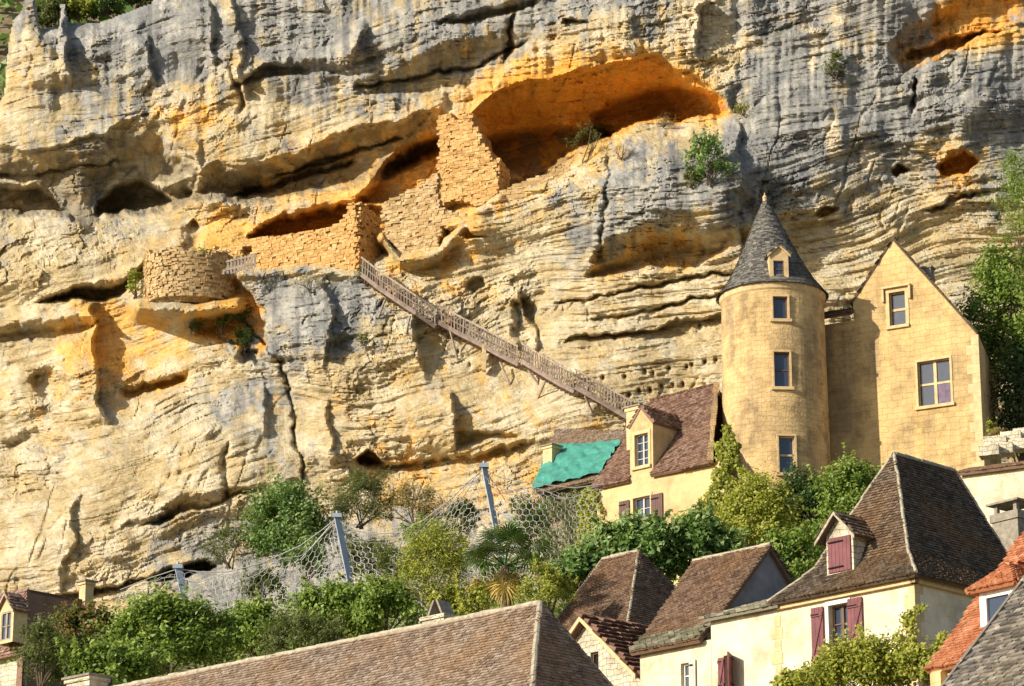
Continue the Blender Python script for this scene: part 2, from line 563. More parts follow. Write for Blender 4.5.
# relief features of the cliff: (top line, bottom line, depth in m, underside width, lower width, ochre amount)
FEAT = [
    # big brow upper left with its hollow
    ([(-90, 150), (0, 151), (46, 148), (105, 134), (123, 122), (160, 116), (185, 150), (200, 168)], [(-90, 218), (0, 216), (65, 222), (100, 222), (120, 213), (165, 214), (185, 205), (200, 169)], 2.5, 44, 8, .2),
    ([(-90, 176), (0, 184), (36, 181), (54, 192), (64, 214)], [(-90, 216), (0, 213), (40, 215), (64, 218)], 2.6, 8, 5, .1),
    ([(94, 214), (102, 198), (116, 186), (134, 180), (156, 184), (176, 198)], [(94, 217), (110, 214), (140, 210), (160, 208), (176, 203)], 2.4, 8, 5, .1),
    # diagonal ledge towards the cave
    ([(150, 196), (176, 182), (211, 166), (243, 163), (299, 150), (327, 138), (355, 129), (406, 118), (445, 108)], [(150, 197), (200, 203), (250, 203), (300, 199), (350, 191), (385, 183), (445, 150)], 2.4, 28, 12, .30),
    ([(225, 196), (260, 182), (300, 172), (350, 160)], [(225, 200), (260, 192), (300, 183), (350, 166)], 1.0, 4, 4, .4),
    ([(262, 176), (310, 160), (352, 150), (400, 136)], [(262, 180), (310, 170), (352, 158), (400, 142)], .9, 4, 4, .3),
    ([(-60, 168), (20, 172), (70, 166), (120, 156)], [(-60, 176), (20, 181), (70, 174), (120, 162)], .8, 5, 5, .2),
    ([(182, 222), (190, 216), (200, 222)], [(182, 252), (190, 254), (200, 252)], .7, 5, 4, .1),
    ([(244, 238), (264, 221), (301, 209), (330, 205), (352, 203)], [(244, 240), (270, 238), (301, 235), (335, 230), (352, 222)], 3.0, 9, 3, .9),
    # main cave
    ([(470, 112), (496, 92), (533, 79), (558, 77), (587, 68), (623, 60), (660, 55), (677, 66), (701, 78), (726, 102), (734, 113)], [(470, 200), (500, 190), (537, 180), (552, 165), (570, 153), (602, 141), (623, 128), (652, 122), (701, 118), (734, 114)], 4.6, 55, 3, .95),
    ([(590, 112), (610, 100), (640, 92), (680, 84), (715, 92), (728, 108)], [(590, 142), (610, 136), (640, 126), (680, 119), (715, 118), (728, 112)], 1.5, 9, 3, .7),
    ([(470, 132), (500, 134), (545, 126), (600, 122), (618, 127)], [(470, 200), (500, 190), (545, 178), (600, 143), (618, 130)], 2.0, 12, 3, .4),
    ([(352, 196), (372, 180), (395, 152), (420, 136), (475, 122)], [(352, 206), (383, 204), (410, 196), (440, 186), (475, 200)], 3.4, 16, 4, .8),
    ([(360, 205), (372, 202), (386, 206), (396, 214)], [(360, 262), (372, 266), (386, 262), (396, 250)], 1.6, 6, 8, .4),
    # hollow under the grey nose
    ([(588, 262), (600, 248), (614, 238), (646, 226), (675, 222), (691, 228), (726, 226), (760, 232)], [(588, 282), (610, 280), (652, 270), (694, 269), (732, 250), (760, 245)], 1.8, 34, 9, .48),
    ([(556, 346), (582, 335), (636, 330), (690, 319), (740, 309), (800, 300)], [(556, 352), (582, 352), (636, 352), (690, 345), (740, 335), (800, 330)], .9, 3, 18, .1),
    # upper right ochre recess, window-like holes
    ([(885, 48), (905, 24), (931, 14), (960, -8), (1030, -20), (1060, 0)], [(885, 52), (903, 76), (925, 62), (980, 42), (1015, 22), (1060, 5)], .9, 20, 6, .8),
    ([(905, 50), (930, 42), (960, 34), (1000, 30)], [(905, 62), (930, 58), (960, 48), (1000, 36)], 1.2, 5, 4, .8),
    ([(935, 165), (945, 152), (965, 146), (978, 153)], [(935, 167), (945, 174), (965, 173), (978, 160)], 1.5, 7, 3, .95),
    ([(894, 170), (900, 165), (912, 167)], [(894, 174), (900, 179), (912, 172)], 1.2, 4, 3, .6),
    ([(812, 210), (824, 204), (838, 206)], [(812, 215), (824, 219), (838, 212)], .8, 4, 3, .6),
    ([(924, 208), (950, 196), (976, 190)], [(924, 212), (950, 206), (976, 198)], .8, 4, 4, .2),
    # foot of the rock in the middle
    ([(350, 460), (362, 453), (383, 464), (433, 455), (486, 450), (512, 445), (540, 438)], [(350, 466), (362, 472), (383, 478), (433, 474), (486, 470), (512, 464), (540, 448)], 1.0, 6, 12, .2),
    ([(354, 458), (368, 451), (386, 458)], [(354, 465), (368, 470), (386, 466)], 1.8, 4, 3, .1),
    # lower left brows
    ([(118, 530), (156, 510), (166, 500), (199, 494), (232, 487), (285, 482), (305, 480)], [(118, 531), (156, 523), (179, 515), (205, 508), (230, 501), (262, 494), (305, 484)], 1.7, 16, 5, .05),
    ([(140, 582), (166, 564), (206, 556), (222, 560)], [(140, 584), (180, 580), (206, 572), (222, 564)], 2.6, 9, 3, .05),
    ([(-90, 594), (60, 592), (120, 584), (150, 578)], [(-90, 604), (60, 604), (120, 596), (150, 584)], 1.2, 4, 8, .05),
    # left middle ledges
    ([(36, 300), (60, 289), (90, 284), (120, 280), (148, 262)], [(36, 302), (60, 301), (90, 303), (120, 298), (148, 280)], 2.2, 10, 5, .25),
    ([(-90, 332), (0, 326), (50, 320), (80, 312), (100, 318)], [(-90, 352), (0, 345), (50, 340), (85, 330), (100, 319)], 1.6, 12, 4, .1),
    ([(30, 372), (48, 364), (66, 374)], [(30, 384), (48, 400), (66, 386)], .8, 8, 4, .1),
    ([(120, 385), (150, 378), (188, 372)], [(120, 398), (150, 394), (188, 384)], 1.1, 7, 3, .7),
    ([(0, 440), (30, 428), (70, 436), (90, 448)], [(0, 446), (30, 452), (70, 458), (90, 450)], .6, 9, 6, .25),
    ([(194, 300), (215, 294), (236, 272), (250, 286), (268, 330)], [(194, 336), (215, 342), (236, 350), (250, 352), (268, 358)], .8, 8, 8, .85),
    ([(240, 342), (262, 352), (285, 360)], [(240, 362), (262, 368), (285, 366)], 1.5, 8, 4, .1),
    # top centre brows
    ([(345, 90), (375, 73), (400, 64), (440, 44), (500, 30), (532, 24)], [(345, 93), (365, 100), (420, 97), (490, 89), (532, 46)], 1.2, 22, 10, .2),
    ([(352, 84), (400, 76), (470, 62), (525, 40)], [(352, 90), (400, 84), (470, 70), (525, 46)], .7, 4, 4, .1),
    ([(440, 20), (480, 8), (540, -6)], [(440, 28), (480, 24), (540, 8)], 1.2, 8, 5, .2),
    ([(564, 22), (574, 15), (588, 20)], [(564, 26), (574, 30), (588, 25)], 1.2, 4, 3, .3),
    ([(226, 85), (246, 72), (262, 60), (330, 60), (352, 72)], [(226, 90), (246, 84), (262, 80), (330, 76), (352, 76)], 1.2, 8, 6, .2),
    # small ones in the middle
    ([(466, 280), (476, 276), (488, 282)], [(466, 288), (476, 295), (488, 288)], .7, 4, 3, .3),
    ([(430, 232), (450, 226), (482, 232)], [(430, 238), (450, 238), (482, 236)], 1.1, 4, 3, .5),
    ([(515, 300), (527, 296), (540, 304)], [(515, 346), (527, 350), (540, 340)], .9, 8, 10, .1),
    ([(560, 300), (600, 296), (660, 282), (735, 268)], [(560, 306), (600, 303), (660, 290), (735, 275)], .7, 3, 6, .1),
    ([(590, 316), (640, 308), (735, 290)], [(590, 324), (640, 316), (735, 298)], .6, 3, 6, .1),
    ([(460, 430), (500, 428), (522, 436)], [(460, 446), (500, 442), (522, 440)], .6, 6, 5, .1),
]
# vertical steps: the rock left of the line stands proud of the rock right of it  (line as (y, x), amount, spread)
VSTEP = [
    ([(310, 93), (350, 89), (400, 96), (418, 104)], 1.5, 42), ([(395, 452), (415, 456), (440, 455)], .9, 30), ([(296, 520), (345, 536)], 1.0, 24),
    ([(40, 146), (80, 152)], .9, 22), ([(30, 60), (78, 70)], 1.2, 26), ([(285, 325), (340, 330), (358, 322)], .9, 30), ([(130, 736), (260, 742)], 1.0, 60),
    ([(0, 205), (60, 214)], .8, 30), ([(0, 232), (90, 240)], .7, 18), ([(500, 75), (590, 60)], .5, 50), ([(60, 352), (30, 365)], .8, 30),
    ([(0, 700), (50, 697)], 1.2, 60), ([(392, 262), (432, 268)], .5, 30), ([(318, 410), (372, 420)], .8, 26), ([(410, 325), (460, 330)], .6, 20),
]
GROOVE = [([(320, 242), (343, 260), (360, 281), (410, 292), (459, 302), (486, 304)], .55, 1.8), ([(10, 515), (30, 512), (60, 508)], .9, 2.5), ([(60, 232), (110, 240)], .6, 2.5),
          ([(80, 917), (110, 914)], .8, 2.5), ([(440, 225), (500, 232)], .4, 3), ([(150, 612), (215, 606), (262, 598)], .5, 3)]
# bulges: (x, y, rx, ry, amount towards the viewer)
BULGE = [(80, 196, 16, 34, 1.3), (82, 165, 40, 25, .8), (455, 228, 28, 13, 1.0), (640, 196, 78, 44, 3.4), (720, 190, 40, 50, 1.6), (655, 150, 70, 25, 1.0), (500, 215, 60, 36, 1.4),
         (350, 330, 90, 60, 2.6), (290, 330, 45, 60, 1.2), (180, 290, 44, 60, 1.9), (60, 260, 110, 42, 1.6), (150, 470, 150, 60, 2.0), (60, 540, 100, 60, 1.0), (420, 410, 110, 50, 1.6),
         (400, 30, 80, 40, 1.2), (300, 80, 70, 50, 1.0), (20, 60, 40, 90, 1.0), (820, 120, 80, 120, .8), (960, 110, 50, 36, 1.2), (230, 435, 60, 60, .8), (100, 375, 22, 50, .6), (72, 375, 16, 36, 1.4),
         (20, 385, 28, 30, 1.0), (590, 370, 70, 40, .5), (560, 420, 60, 30, .7), (205, 190, 30, 18, .9), (225, 203, 26, 9, 1.3), (520, 175, 16, 8, 1.4), (620, 35, 60, 30, .8), (470, 245, 30, 24, .8)]

PADS = [([(383, 238), (400, 260), (424, 258), (440, 252), (470, 219), (498, 200)], 129.15, .020, 8),
        ([(200, 268), (257, 276), (315, 270), (357, 276)], 133.2, .024, 7),
        ([(140, 308), (190, 311), (236, 306)], 131.1, .0, 9)]
HOLES = [(603, 378), (625, 377), (645, 372), (653, 374), (669, 369), (687, 367), (692, 365), (705, 362), (716, 360), (629, 395), (639, 391), (650, 390), (661, 386), (673, 385), (683, 384), (615, 338), (700, 326), (458, 352), (470, 365), (574, 386)]

GREY = """8 7 6 8 8 7 5 7 7 6 6 6 6 6 6 6 7 5 5 7 7 6 7 8 5 3 8
6 6 8 8 9 8 5 8 8 7 5 6 6 6 5 4 4 3 2 8 7 6 7 7 3 3 8
2 3 5 6 8 6 4 6 7 5 5 6 5 4 2 2 2 1 1 8 8 7 7 7 7 8 9
2 3 5 5 3 2 3 3 3 4 4 3 1 0 0 0 0 0 2 8 8 6 7 7 7 8 8
3 4 5 6 4 3 3 4 5 4 3 0 0 0 0 4 7 7 8 8 7 6 6 6 4 8 6
4 4 5 5 5 3 3 3 4 2 0 0 0 0 4 8 8 8 8 7 6 5 4 3 3 5 3
4 3 4 4 3 1 1 0 0 2 2 1 1 2 6 8 3 2 5 4 3 2 2 2 2 3 3
3 2 3 1 5 2 6 7 8 5 2 3 3 3 4 2 1 1 2 2 2 1 1 1 2 2 2
5 4 2 1 5 4 7 8 8 7 5 3 5 4 2 1 1 1 1 1 1 1 1 1 1 1 1
4 3 1 0 1 2 5 6 6 6 3 2 2 3 2 1 1 1 1 1 1 1 1 1 1 1 1
3 2 2 1 4 6 6 5 3 2 1 1 1 2 2 1 1 1 1 1 1 1 1 1 1 1 1
3 4 3 4 3 3 3 6 2 2 1 1 1 2 3 2 1 1 1 1 1 1 1 1 1 1 1
2 3 3 2 3 2 2 4 2 3 2 2 2 2 2 1 1 1 1 1 1 1 1 1 1 1 1
2 2 3 2 4 6 6 6 6 6 6 6 6 6 6 6 2 2 2 2 2 2 2 2 2 2 2
3 2 3 3 5 7 7 7 7 7 7 7 7 7 7 7 3 3 3 3 3 3 3 3 3 3 3
3 3 3 3 4 7 7 7 7 7 7 7 7 7 7 7 4 4 4 4 4 4 4 4 4 4 4"""
ORNG = """0 0 1 1 1 2 2 0 0 1 1 2 2 1 2 2 1 2 2 0 0 1 1 3 7 8 2
2 1 0 0 0 1 3 0 0 1 2 2 2 3 3 3 3 3 3 0 0 1 0 3 8 7 1
5 3 2 1 1 2 4 2 2 2 2 3 4 8 9 9 9 8 4 0 0 1 1 1 1 0 0
2 2 2 3 6 7 3 2 2 3 4 6 9 9 8 6 4 4 4 0 0 1 0 1 1 0 0
3 4 4 3 4 3 3 5 5 6 8 8 7 6 5 4 3 2 1 0 1 1 2 3 7 1 0
1 1 2 2 2 3 4 5 6 7 7 7 6 5 3 1 0 0 0 1 2 2 2 2 2 1 1
1 1 1 2 3 6 7 7 8 5 5 6 5 3 1 5 6 6 2 2 2 2 2 2 2 2 2
1 1 3 5 4 7 3 1 1 3 5 5 3 2 1 1 2 2 2 2 2 2 2 2 2 2 2
2 2 6 6 4 5 1 0 0 1 3 4 2 2 2 2 2 2 2 2 2 2 2 2 2 2 2
3 3 6 7 5 3 2 1 1 2 3 4 3 2 2 2 2 2 2 2 2 2 2 2 2 2 2
3 3 4 4 3 2 2 3 3 4 4 4 4 2 2 3 2 2 2 2 2 2 2 2 2 2 2
2 2 2 2 2 2 2 2 3 3 4 4 4 3 5 5 3 3 3 3 3 3 3 3 3 3 3
1 2 2 2 2 2 1 1 3 4 5 5 4 5 6 6 4 3 3 3 3 3 3 3 3 3 3
2 2 2 2 2 2 2 2 3 3 4 4 4 4 4 4 4 4 4 4 4 4 4 4 4 4 4
2 2 2 2 2 2 2 2 3 3 3 3 3 3 3 3 3 3 3 3 3 3 3 3 3 3 3
2 2 2 2 2 2 2 2 3 3 3 3 3 3 3 3 3 3 3 3 3 3 3 3 3 3 3"""


def gridmap(txt):
    return np.array([[float(c) for c in r.split()] for r in txt.strip().split("\n")]) / 9.0


def sample(gm, x, y):
    gx = np.clip(x / 40.0, 0, gm.shape[1] - 1.001); gy = np.clip(y / 40.0, 0, gm.shape[0] - 1.001)
    i = gx.astype(int); j = gy.astype(int); fx = gx - i; fy = gy - j
    return (gm[j, i] * (1 - fx) + gm[j, i + 1] * fx) * (1 - fy) + (gm[j + 1, i] * (1 - fx) + gm[j + 1, i + 1] * fx) * fy


def cliff_base(x, y):
    return interp([(-150, 143), (0, 139), (250, 134), (512, 128.5), (760, 123), (1024, 121.5), (1200, 121), (1580, 126)], x) - 0.010 * np.clip(y - 250, 0, 400)


def relief(X, Y_, detail=True):
    """depth offset of the rock (m, larger = farther) and the ochre amount, over picture directions X, Y_"""
    wx = (fbm(X / 26, Y_ / 26, 3, 4) - .5) * 16 + (fbm(X / 7, Y_ / 7, 9, 3) - .5) * 5
    wy = (fbm(X / 26, Y_ / 26, 5, 4) - .5) * 12 + (fbm(X / 7, Y_ / 7, 8, 3) - .5) * 4
    x, y = X + wx, Y_ + wy
    D = np.zeros_like(X); OR = np.zeros_like(X); DK = np.zeros_like(X)
    for top, bot, amp, wt, wb, oc in FEAT:
        xs = [p[0] for p in top]
        inx = sstep(xs[0] - 3, xs[0] + 6, x) * (1 - sstep(xs[-1] - 6, xs[-1] + 3, x))
        t = interp(top, x); b = interp(bot, x)
        r = sstep(0, wt, y - t) * sstep(0, wb, b - y) * inx
        D += amp * r
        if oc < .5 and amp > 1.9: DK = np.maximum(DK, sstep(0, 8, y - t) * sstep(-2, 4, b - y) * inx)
        OR = np.maximum(OR, oc * sstep(-4, 6, y - t) * sstep(-6, 2, b - y) * inx)
        # the lip above swells outwards a little
        D -= amp * .22 * np.exp(-np.clip(t - y, 0, 99) / (wt * .8)) * sstep(-2, 2, t - y) * inx
    for line, amp, w in VSTEP:
        ys = [p[0] for p in line]
        xl = np.interp(y, ys, [p[1] for p in line]) if ys[0] < ys[-1] else np.interp(y, ys[::-1], [p[1] for p in line][::-1])
        iny = sstep(min(ys) - 14, min(ys) + 6, y) * (1 - sstep(max(ys) - 6, max(ys) + 14, y))
        d = x - xl
        D -= amp * iny * np.where(d < 0, np.exp(d / w), 1 - sstep(0, 5, d))
    for line, amp, w in GROOVE:
        xl = np.interp(y, [p[0] for p in line], [p[1] for p in line])
        iny = sstep(line[0][0] - 10, line[0][0] + 10, y) * (1 - sstep(line[-1][0] - 6, line[-1][0] + 6, y))
        D += amp * iny * np.exp(-((x - xl) / w) ** 2)
    for bx, by, rx, ry, a in BULGE:
        D -= a * np.exp(-(((x - bx) / rx) ** 2 + ((y - by) / ry) ** 2) * 1.2)
    for pts, Yc, slope, fall in PADS:
        xs = [p[0] for p in pts]
        mk = sstep(xs[0] - 14, xs[0], X) * (1 - sstep(xs[-1], xs[-1] + 14, X)) * np.exp(-((Y_ - interp(pts, X)) / fall) ** 2)
        tgt = Yc - slope * (X - pts[0][0]) - cliff_base(X, Y_)
        D = D * (1 - mk) + tgt * mk
    for hx, hy in HOLES:
        D += .42 * np.exp(-(((X - hx) / 1.8) ** 2 + ((Y_ - hy) / 2.4) ** 2))
    if detail:
        rgh = .08 + .95 * sstep(.48, .66, fbm(X / 70, Y_ / 45, 57, 3))
        s = Y_ + .20 * X + (fbm(X / 170, Y_ / 120, 21, 2) - .5) * 40           # bedding coordinate
        lay = fbm(s / 11 + 0 * X, X / 260, 31, 4, .6)
        lay2 = ridged(s / 6.0, X / 120, 33, 3)
        st = interp([(0, .2), (300, .5), (520, .7), (600, 1.3), (740, 1.4), (1024, 1.0)], X) * interp([(0, .35), (140, .6), (230, 1.0), (330, 1.0), (380, .5), (600, .5)], Y_)
        D += (lay - .5) * .50 * st - (lay2 - .5) * .15 * st
        # vertical fluting of the upper wall
        up = 1 - sstep(60, 170, Y_)
        D += (fbm(X / 15, Y_ / 90, 41, 3) - .5) * .75 * (.12 + .88 * up)
        D += (fbm(X / 95, Y_ / 70, 51, 3, .35) - .5) * 2.2
        def terr(n, k, e=.22):
            q = n * k; f = np.floor(q); return (f + sstep(0, e, q - f)) / k
        t1 = fbm(X / 60, s / 24, 151, 4, .42)
        D += (terr(t1, 11, .15) - .5) * 1.1 * (.3 + .7 * rgh)
        t2 = fbm(X / 34, s / 7, 153, 3, .45)
        D -= (terr(t2, 9, .2) - .5) * .40 * (.3 + .7 * rgh)
        D += (.55 - ridged(X / 34, Y_ / 26, 61, 3)) * .15 * rgh
        c1, r1 = cells(X / 21 + wx * .04, s / 13 + wy * .04, 1)
        D += ((r1 - .5) * .24 - sstep(0, .10, c1) * .05) * rgh
        c2, r2 = cells(X / 8.0 + wx * .05, s / 5.2 + wy * .05, 2)
        D += .5 * rgh * ((r2 - .5) * .11 - sstep(0, .15, c2) * .05) * (.5 + .5 * rgh)
        c3, r3 = cells(X / 13.0 + wx * .08, s / 3.6 + wy * .06, 3)
        D += ((r3 - .5) * .10 * (.3 + st) - sstep(0, .2, c3) * .03) * (.3 + .7 * rgh)
        D += (fbm(X / 5.5, Y_ / 4, 71, 3, .6) - .5) * .10 * rgh
        D += (fbm(X / 70, s / 3.4, 175, 3, .6) - .5) * .26 * (.35 + .65 * np.clip(st, 0, 1.2))
        # thin open cracks: long ones along the bedding, short ones across it
        k1 = fbm(X / 110, s / 11, 161, 3, .4); k2 = fbm((X + .35 * Y_) / 26, Y_ / 70, 163, 3, .4); k3 = fbm(X / 30, s / 5, 165, 3, .5)
        D += .12 * (1 - sstep(.01, .075, np.abs(k1 - .5))) * sstep(.42, .6, fbm(X / 50, Y_ / 30, 167, 3))
        D += .13 * (1 - sstep(.005, .05, np.abs(k2 - .52))) * sstep(.48, .62, fbm(X / 40, Y_ / 40, 169, 3))
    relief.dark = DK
    return D, OR


def skyline(x):
    return interp([(-460, 200), (-200, 140), (-10, 120), (3, 96), (8, 45), (12, 20), (20, 12), (26, -6), (34, -12), (40, 28), (58, 26), (60, 4), (65, 3), (68, 22), (100, 22), (120, 14), (150, 3), (170, -25), (230, -90), (320, -150), (1700, -150)], x)


def build_cliff():
    st = 1.35
    xs = np.concatenate([np.arange(-460, -24, 4.5), np.arange(-24, 1048, st), np.arange(1048, 1580, 4.5)]); ys = np.concatenate([np.arange(-170, -12, 4.5), np.arange(-12, 668, st)])
    X, Y_ = np.meshgrid(xs, ys)
    D, OR = relief(X, Y_)
    T = skyline(X + (fbm(X / 6, Y_ / 6, 77, 3) - .5) * 3)
    e = Y_ - T
    D = D + 3.0 * np.exp(-np.clip(e, 0, 99) / 5.0)
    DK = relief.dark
    depth = cliff_base(X, Y_) + D
    # columns of rays
    dx = (X - 512); dz = (343 - Y_)
    dirx = dx; diry = CP * F_PX - SP * dz; dirz = SP * F_PX + CP * dz
    k = depth / diry
    P = np.stack([dirx * k, depth, CAM[2] + dirz * k], -1)
    ny, nx = X.shape
    # albedo
    wx = (fbm(X / 30, Y_ / 30, 83, 4) - .5) * 60; wy = (fbm(X / 30, Y_ / 30, 85, 4) - .5) * 50
    G = sample(gridmap(GREY), X + wx, Y_ + wy)
    O = np.maximum(sample(gridmap(ORNG), X + wx * .5, Y_ + wy * .5), OR)
    streak = fbm(X / 7, Y_ / 60, 91, 4); pat = fbm(X / 22, Y_ / 18, 93, 5, .6); fine = fbm(X / 5, Y_ / 5, 95, 4, .6)
    up = 1 - sstep(120, 260, Y_) * .6
    gm = sstep(.34, .66, G * .92 + (streak - .5) * (.6 - .35 * sstep(640, 760, X)) * up + (pat - .5) * .75 + (fine - .5) * .35 - O * .25 + .05 * up - .02)
    om = sstep(.35, .80, O + (pat - .5) * .5 + (fbm(X / 9, Y_ / 12, 97, 4) - .5) * .8)
    om2 = sstep(.62, 1.0, O + (fbm(X / 14, Y_ / 12, 99, 4) - .5) * .5)
    cream = np.array([.55, .445, .26]); cream2 = np.array([.64, .565, .41]); grey = np.array([.25, .262, .275]); grey2 = np.array([.42, .418, .40])
    och = np.array([.80, .48, .13]); och2 = np.array([.80, .38, .06])
    c = cream + (cream2 - cream) * sstep(.4, .65, fbm(X / 16, Y_ / 14, 101, 5, .6))[..., None]
    c = c * (.82 + .36 * fine)[..., None]
    gr = grey + (grey2 - grey) * sstep(.38, .68, fbm(X / 10, Y_ / 16, 103, 5, .6))[..., None]
    gr = gr * (.80 + .4 * fine)[..., None]
    c = c + (och - c) * (om * .85)[..., None]
    c = c + (och2 - c) * (om2 * .8)[..., None]
    c = c + (gr - c) * (gm * .93)[..., None]
    # dark algae streaks on the upper wall
    dk = sstep(.60, .72, fbm(X / 5.5, Y_ / 75, 105, 4)) * sstep(.3, .7, G) * .5
    c = c * (1 - dk[..., None] * .6)
    under = DK * sstep(.40, .56, fbm(X / 20, Y_ / 16, 109, 5, .6) + .04)  # deep recesses low in ochre turn darker olive brown in noisy patches
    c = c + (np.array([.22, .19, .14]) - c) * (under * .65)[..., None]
    # pale scars
    for (sx, sy, rx, ry) in ((817, 40, 10, 13), (812, 62, 5, 12), (832, 140, 8, 24), (25, 38, 4, 8), (632, 50, 5, 8), (700, 30, 20, 30), (868, 160, 8, 14)):
        mk = (1 - sstep(.7, 1.2, np.hypot((X + wx * .12 - sx) / rx, (Y_ + wy * .12 - sy) / ry)))[..., None]
        c = c + (np.array([.72, .62, .46]) - c) * mk * .9
    # mesh
    idx = np.arange(nx * ny).reshape(ny, nx)
    q = np.stack([idx[:-1, :-1], idx[1:, :-1], idx[1:, 1:], idx[:-1, 1:]], -1)
    ok = (e[:-1, :-1] > 0) & (e[1:, 1:] > 0)
    q = q[ok]
    me = bpy.data.meshes.new("cliff")
    me.vertices.add(nx * ny); me.vertices.foreach_set("co", P.reshape(-1).astype(np.float32))
    me.loops.add(q.size); me.loops.foreach_set("vertex_index", q.reshape(-1).astype(np.int32))
    me.polygons.add(len(q)); me.polygons.foreach_set("loop_start", np.arange(0, q.size, 4, dtype=np.int32))
    me.polygons.foreach_set("use_smooth", np.zeros(len(q), dtype=bool))
    me.update(calc_edges=True)
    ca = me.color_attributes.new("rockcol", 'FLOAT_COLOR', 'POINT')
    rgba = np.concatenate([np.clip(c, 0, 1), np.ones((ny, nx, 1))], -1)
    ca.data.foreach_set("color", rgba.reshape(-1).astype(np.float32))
    me.materials.append(M['cliff'])
    me.validate()
    o = link("cliff", me)
    tag(o, "tall limestone cliff with grey streaks, ochre caves and stepped ledges", None, None, "structure")
    return o


cliff = build_cliff()


def cliffY(px, py, off=0.0):
    d, _ = relief(np.array([[float(px)]]), np.array([[float(py)]]))
    return float(cliff_base(np.array([float(px)]), np.array([float(py)]))[0] + d[0, 0]) - off


def onrock(px, py, off=0.3):
    return W(px, py, cliffY(px, py, off))


# hillside: one sheet that climbs from the river level to the foot of the rock
def hill_z(x, y):
    z = np.interp(y, [40, 60, 82, 90, 97, 106, 118, 130, 145, 170], [0.0, 3.0, 7.5, 14.5, 19.0, 23.2, 27.0, 29.0, 31.0, 34])
    return z + np.clip(x, -10, 18) * np.interp(y, [60, 90, 110, 125], [0, .05, .12, .10])


def build_hillside():
    xs = np.arange(-90, 91, 1.5); ys = np.concatenate([np.arange(40, 150, 1.2), [160, 175]])
    X, Y_ = np.meshgrid(xs, ys)
    z = hill_z(X, Y_) + (fbm(X / 5, Y_ / 5, 6, 4) - .5) * 1.2 * sstep(45, 70, Y_) - .3
    g = MB(); nx = len(xs)
    P = np.stack([X, Y_, z], -1).reshape(-1, 3)
    g.add(P, [(j * nx + i, j * nx + i + 1, (j + 1) * nx + i + 1, (j + 1) * nx + i) for j in range(len(ys) - 1) for i in range(nx - 1)])
    o = g.build("hillside", M['earth'], smooth=True, uv=False)
    tag(o, "dry earth hillside between the houses and the rock", None, None, "structure")


build_hillside()


# ------------------------------------------------------------------ foliage
def leaves_mesh(name, C, Nn, size, mat, parent, rnd, aspect=.55, smooth=False):
    """one mesh of leaf-shaped quads: centres C, normals Nn"""
    n = len(C)
    r = RNG.normal(size=(n, 3))
    a = np.cross(Nn, r); a /= np.linalg.norm(a, axis=1)[:, None] + 1e-9
    b = np.cross(Nn, a); b /= np.linalg.norm(b, axis=1)[:, None] + 1e-9
    s = (size * (.6 + .8 * RNG.random(n)))[:, None]
    fold = Nn * s * .12
    V = np.stack([C - a * s * .5, C + b * s * aspect * .5 + fold, C + a * s * .5, C - b * s * aspect * .5 + fold], 1)
    me = bpy.data.meshes.new(name)
    me.vertices.add(n * 4); me.vertices.foreach_set("co", V.reshape(-1).astype(np.float32))
    me.loops.add(n * 4); me.loops.foreach_set("vertex_index", np.arange(n * 4, dtype=np.int32))
    me.polygons.add(n); me.polygons.foreach_set("loop_start", np.arange(0, n * 4, 4, dtype=np.int32))
    me.update(calc_edges=True)
    at = me.attributes.new("rnd", 'FLOAT', 'FACE'); at.data.foreach_set("value", np.clip(rnd, 0, 1).astype(np.float32))
    me.materials.append(mat)
    return link(name, me, parent)


def crown_points(c, rad, n, clumps, clump_r, fill=.5, lo=-.6):
    """clumps of leaves on and inside an ellipsoid with an uneven outline"""
    c = np.asarray(c, float); rad = np.asarray(rad, float)
    d = RNG.normal(size=(clumps, 3)); d /= np.linalg.norm(d, axis=1)[:, None]
    d[:, 2] = np.where(d[:, 2] < lo, -d[:, 2], d[:, 2])
    rr = (fill + (1 - fill) * RNG.random(clumps) ** .5) * (.75 + .4 * RNG.random(clumps))
    cc = c + d * rad * rr[:, None]
    k = RNG.integers(0, clumps, n)
    cr = clump_r * (.5 + .9 * RNG.random(clumps))
    off = RNG.normal(size=(n, 3)) * .55 * cr[k][:, None]
    P = cc[k] + off
    Nn = RNG.normal(size=(n, 3)) * .9 + d[k] * .8 + np.array([-.3, -.4, .7])
    Nn /= np.linalg.norm(Nn, axis=1)[:, None]
    cl = RNG.random(clumps)
    rnd = cl[k] * .45 + RNG.random(n) * .55 + .25 * off[:, 2] / (clump_r + 1e-6)
    return P, Nn, rnd, cc


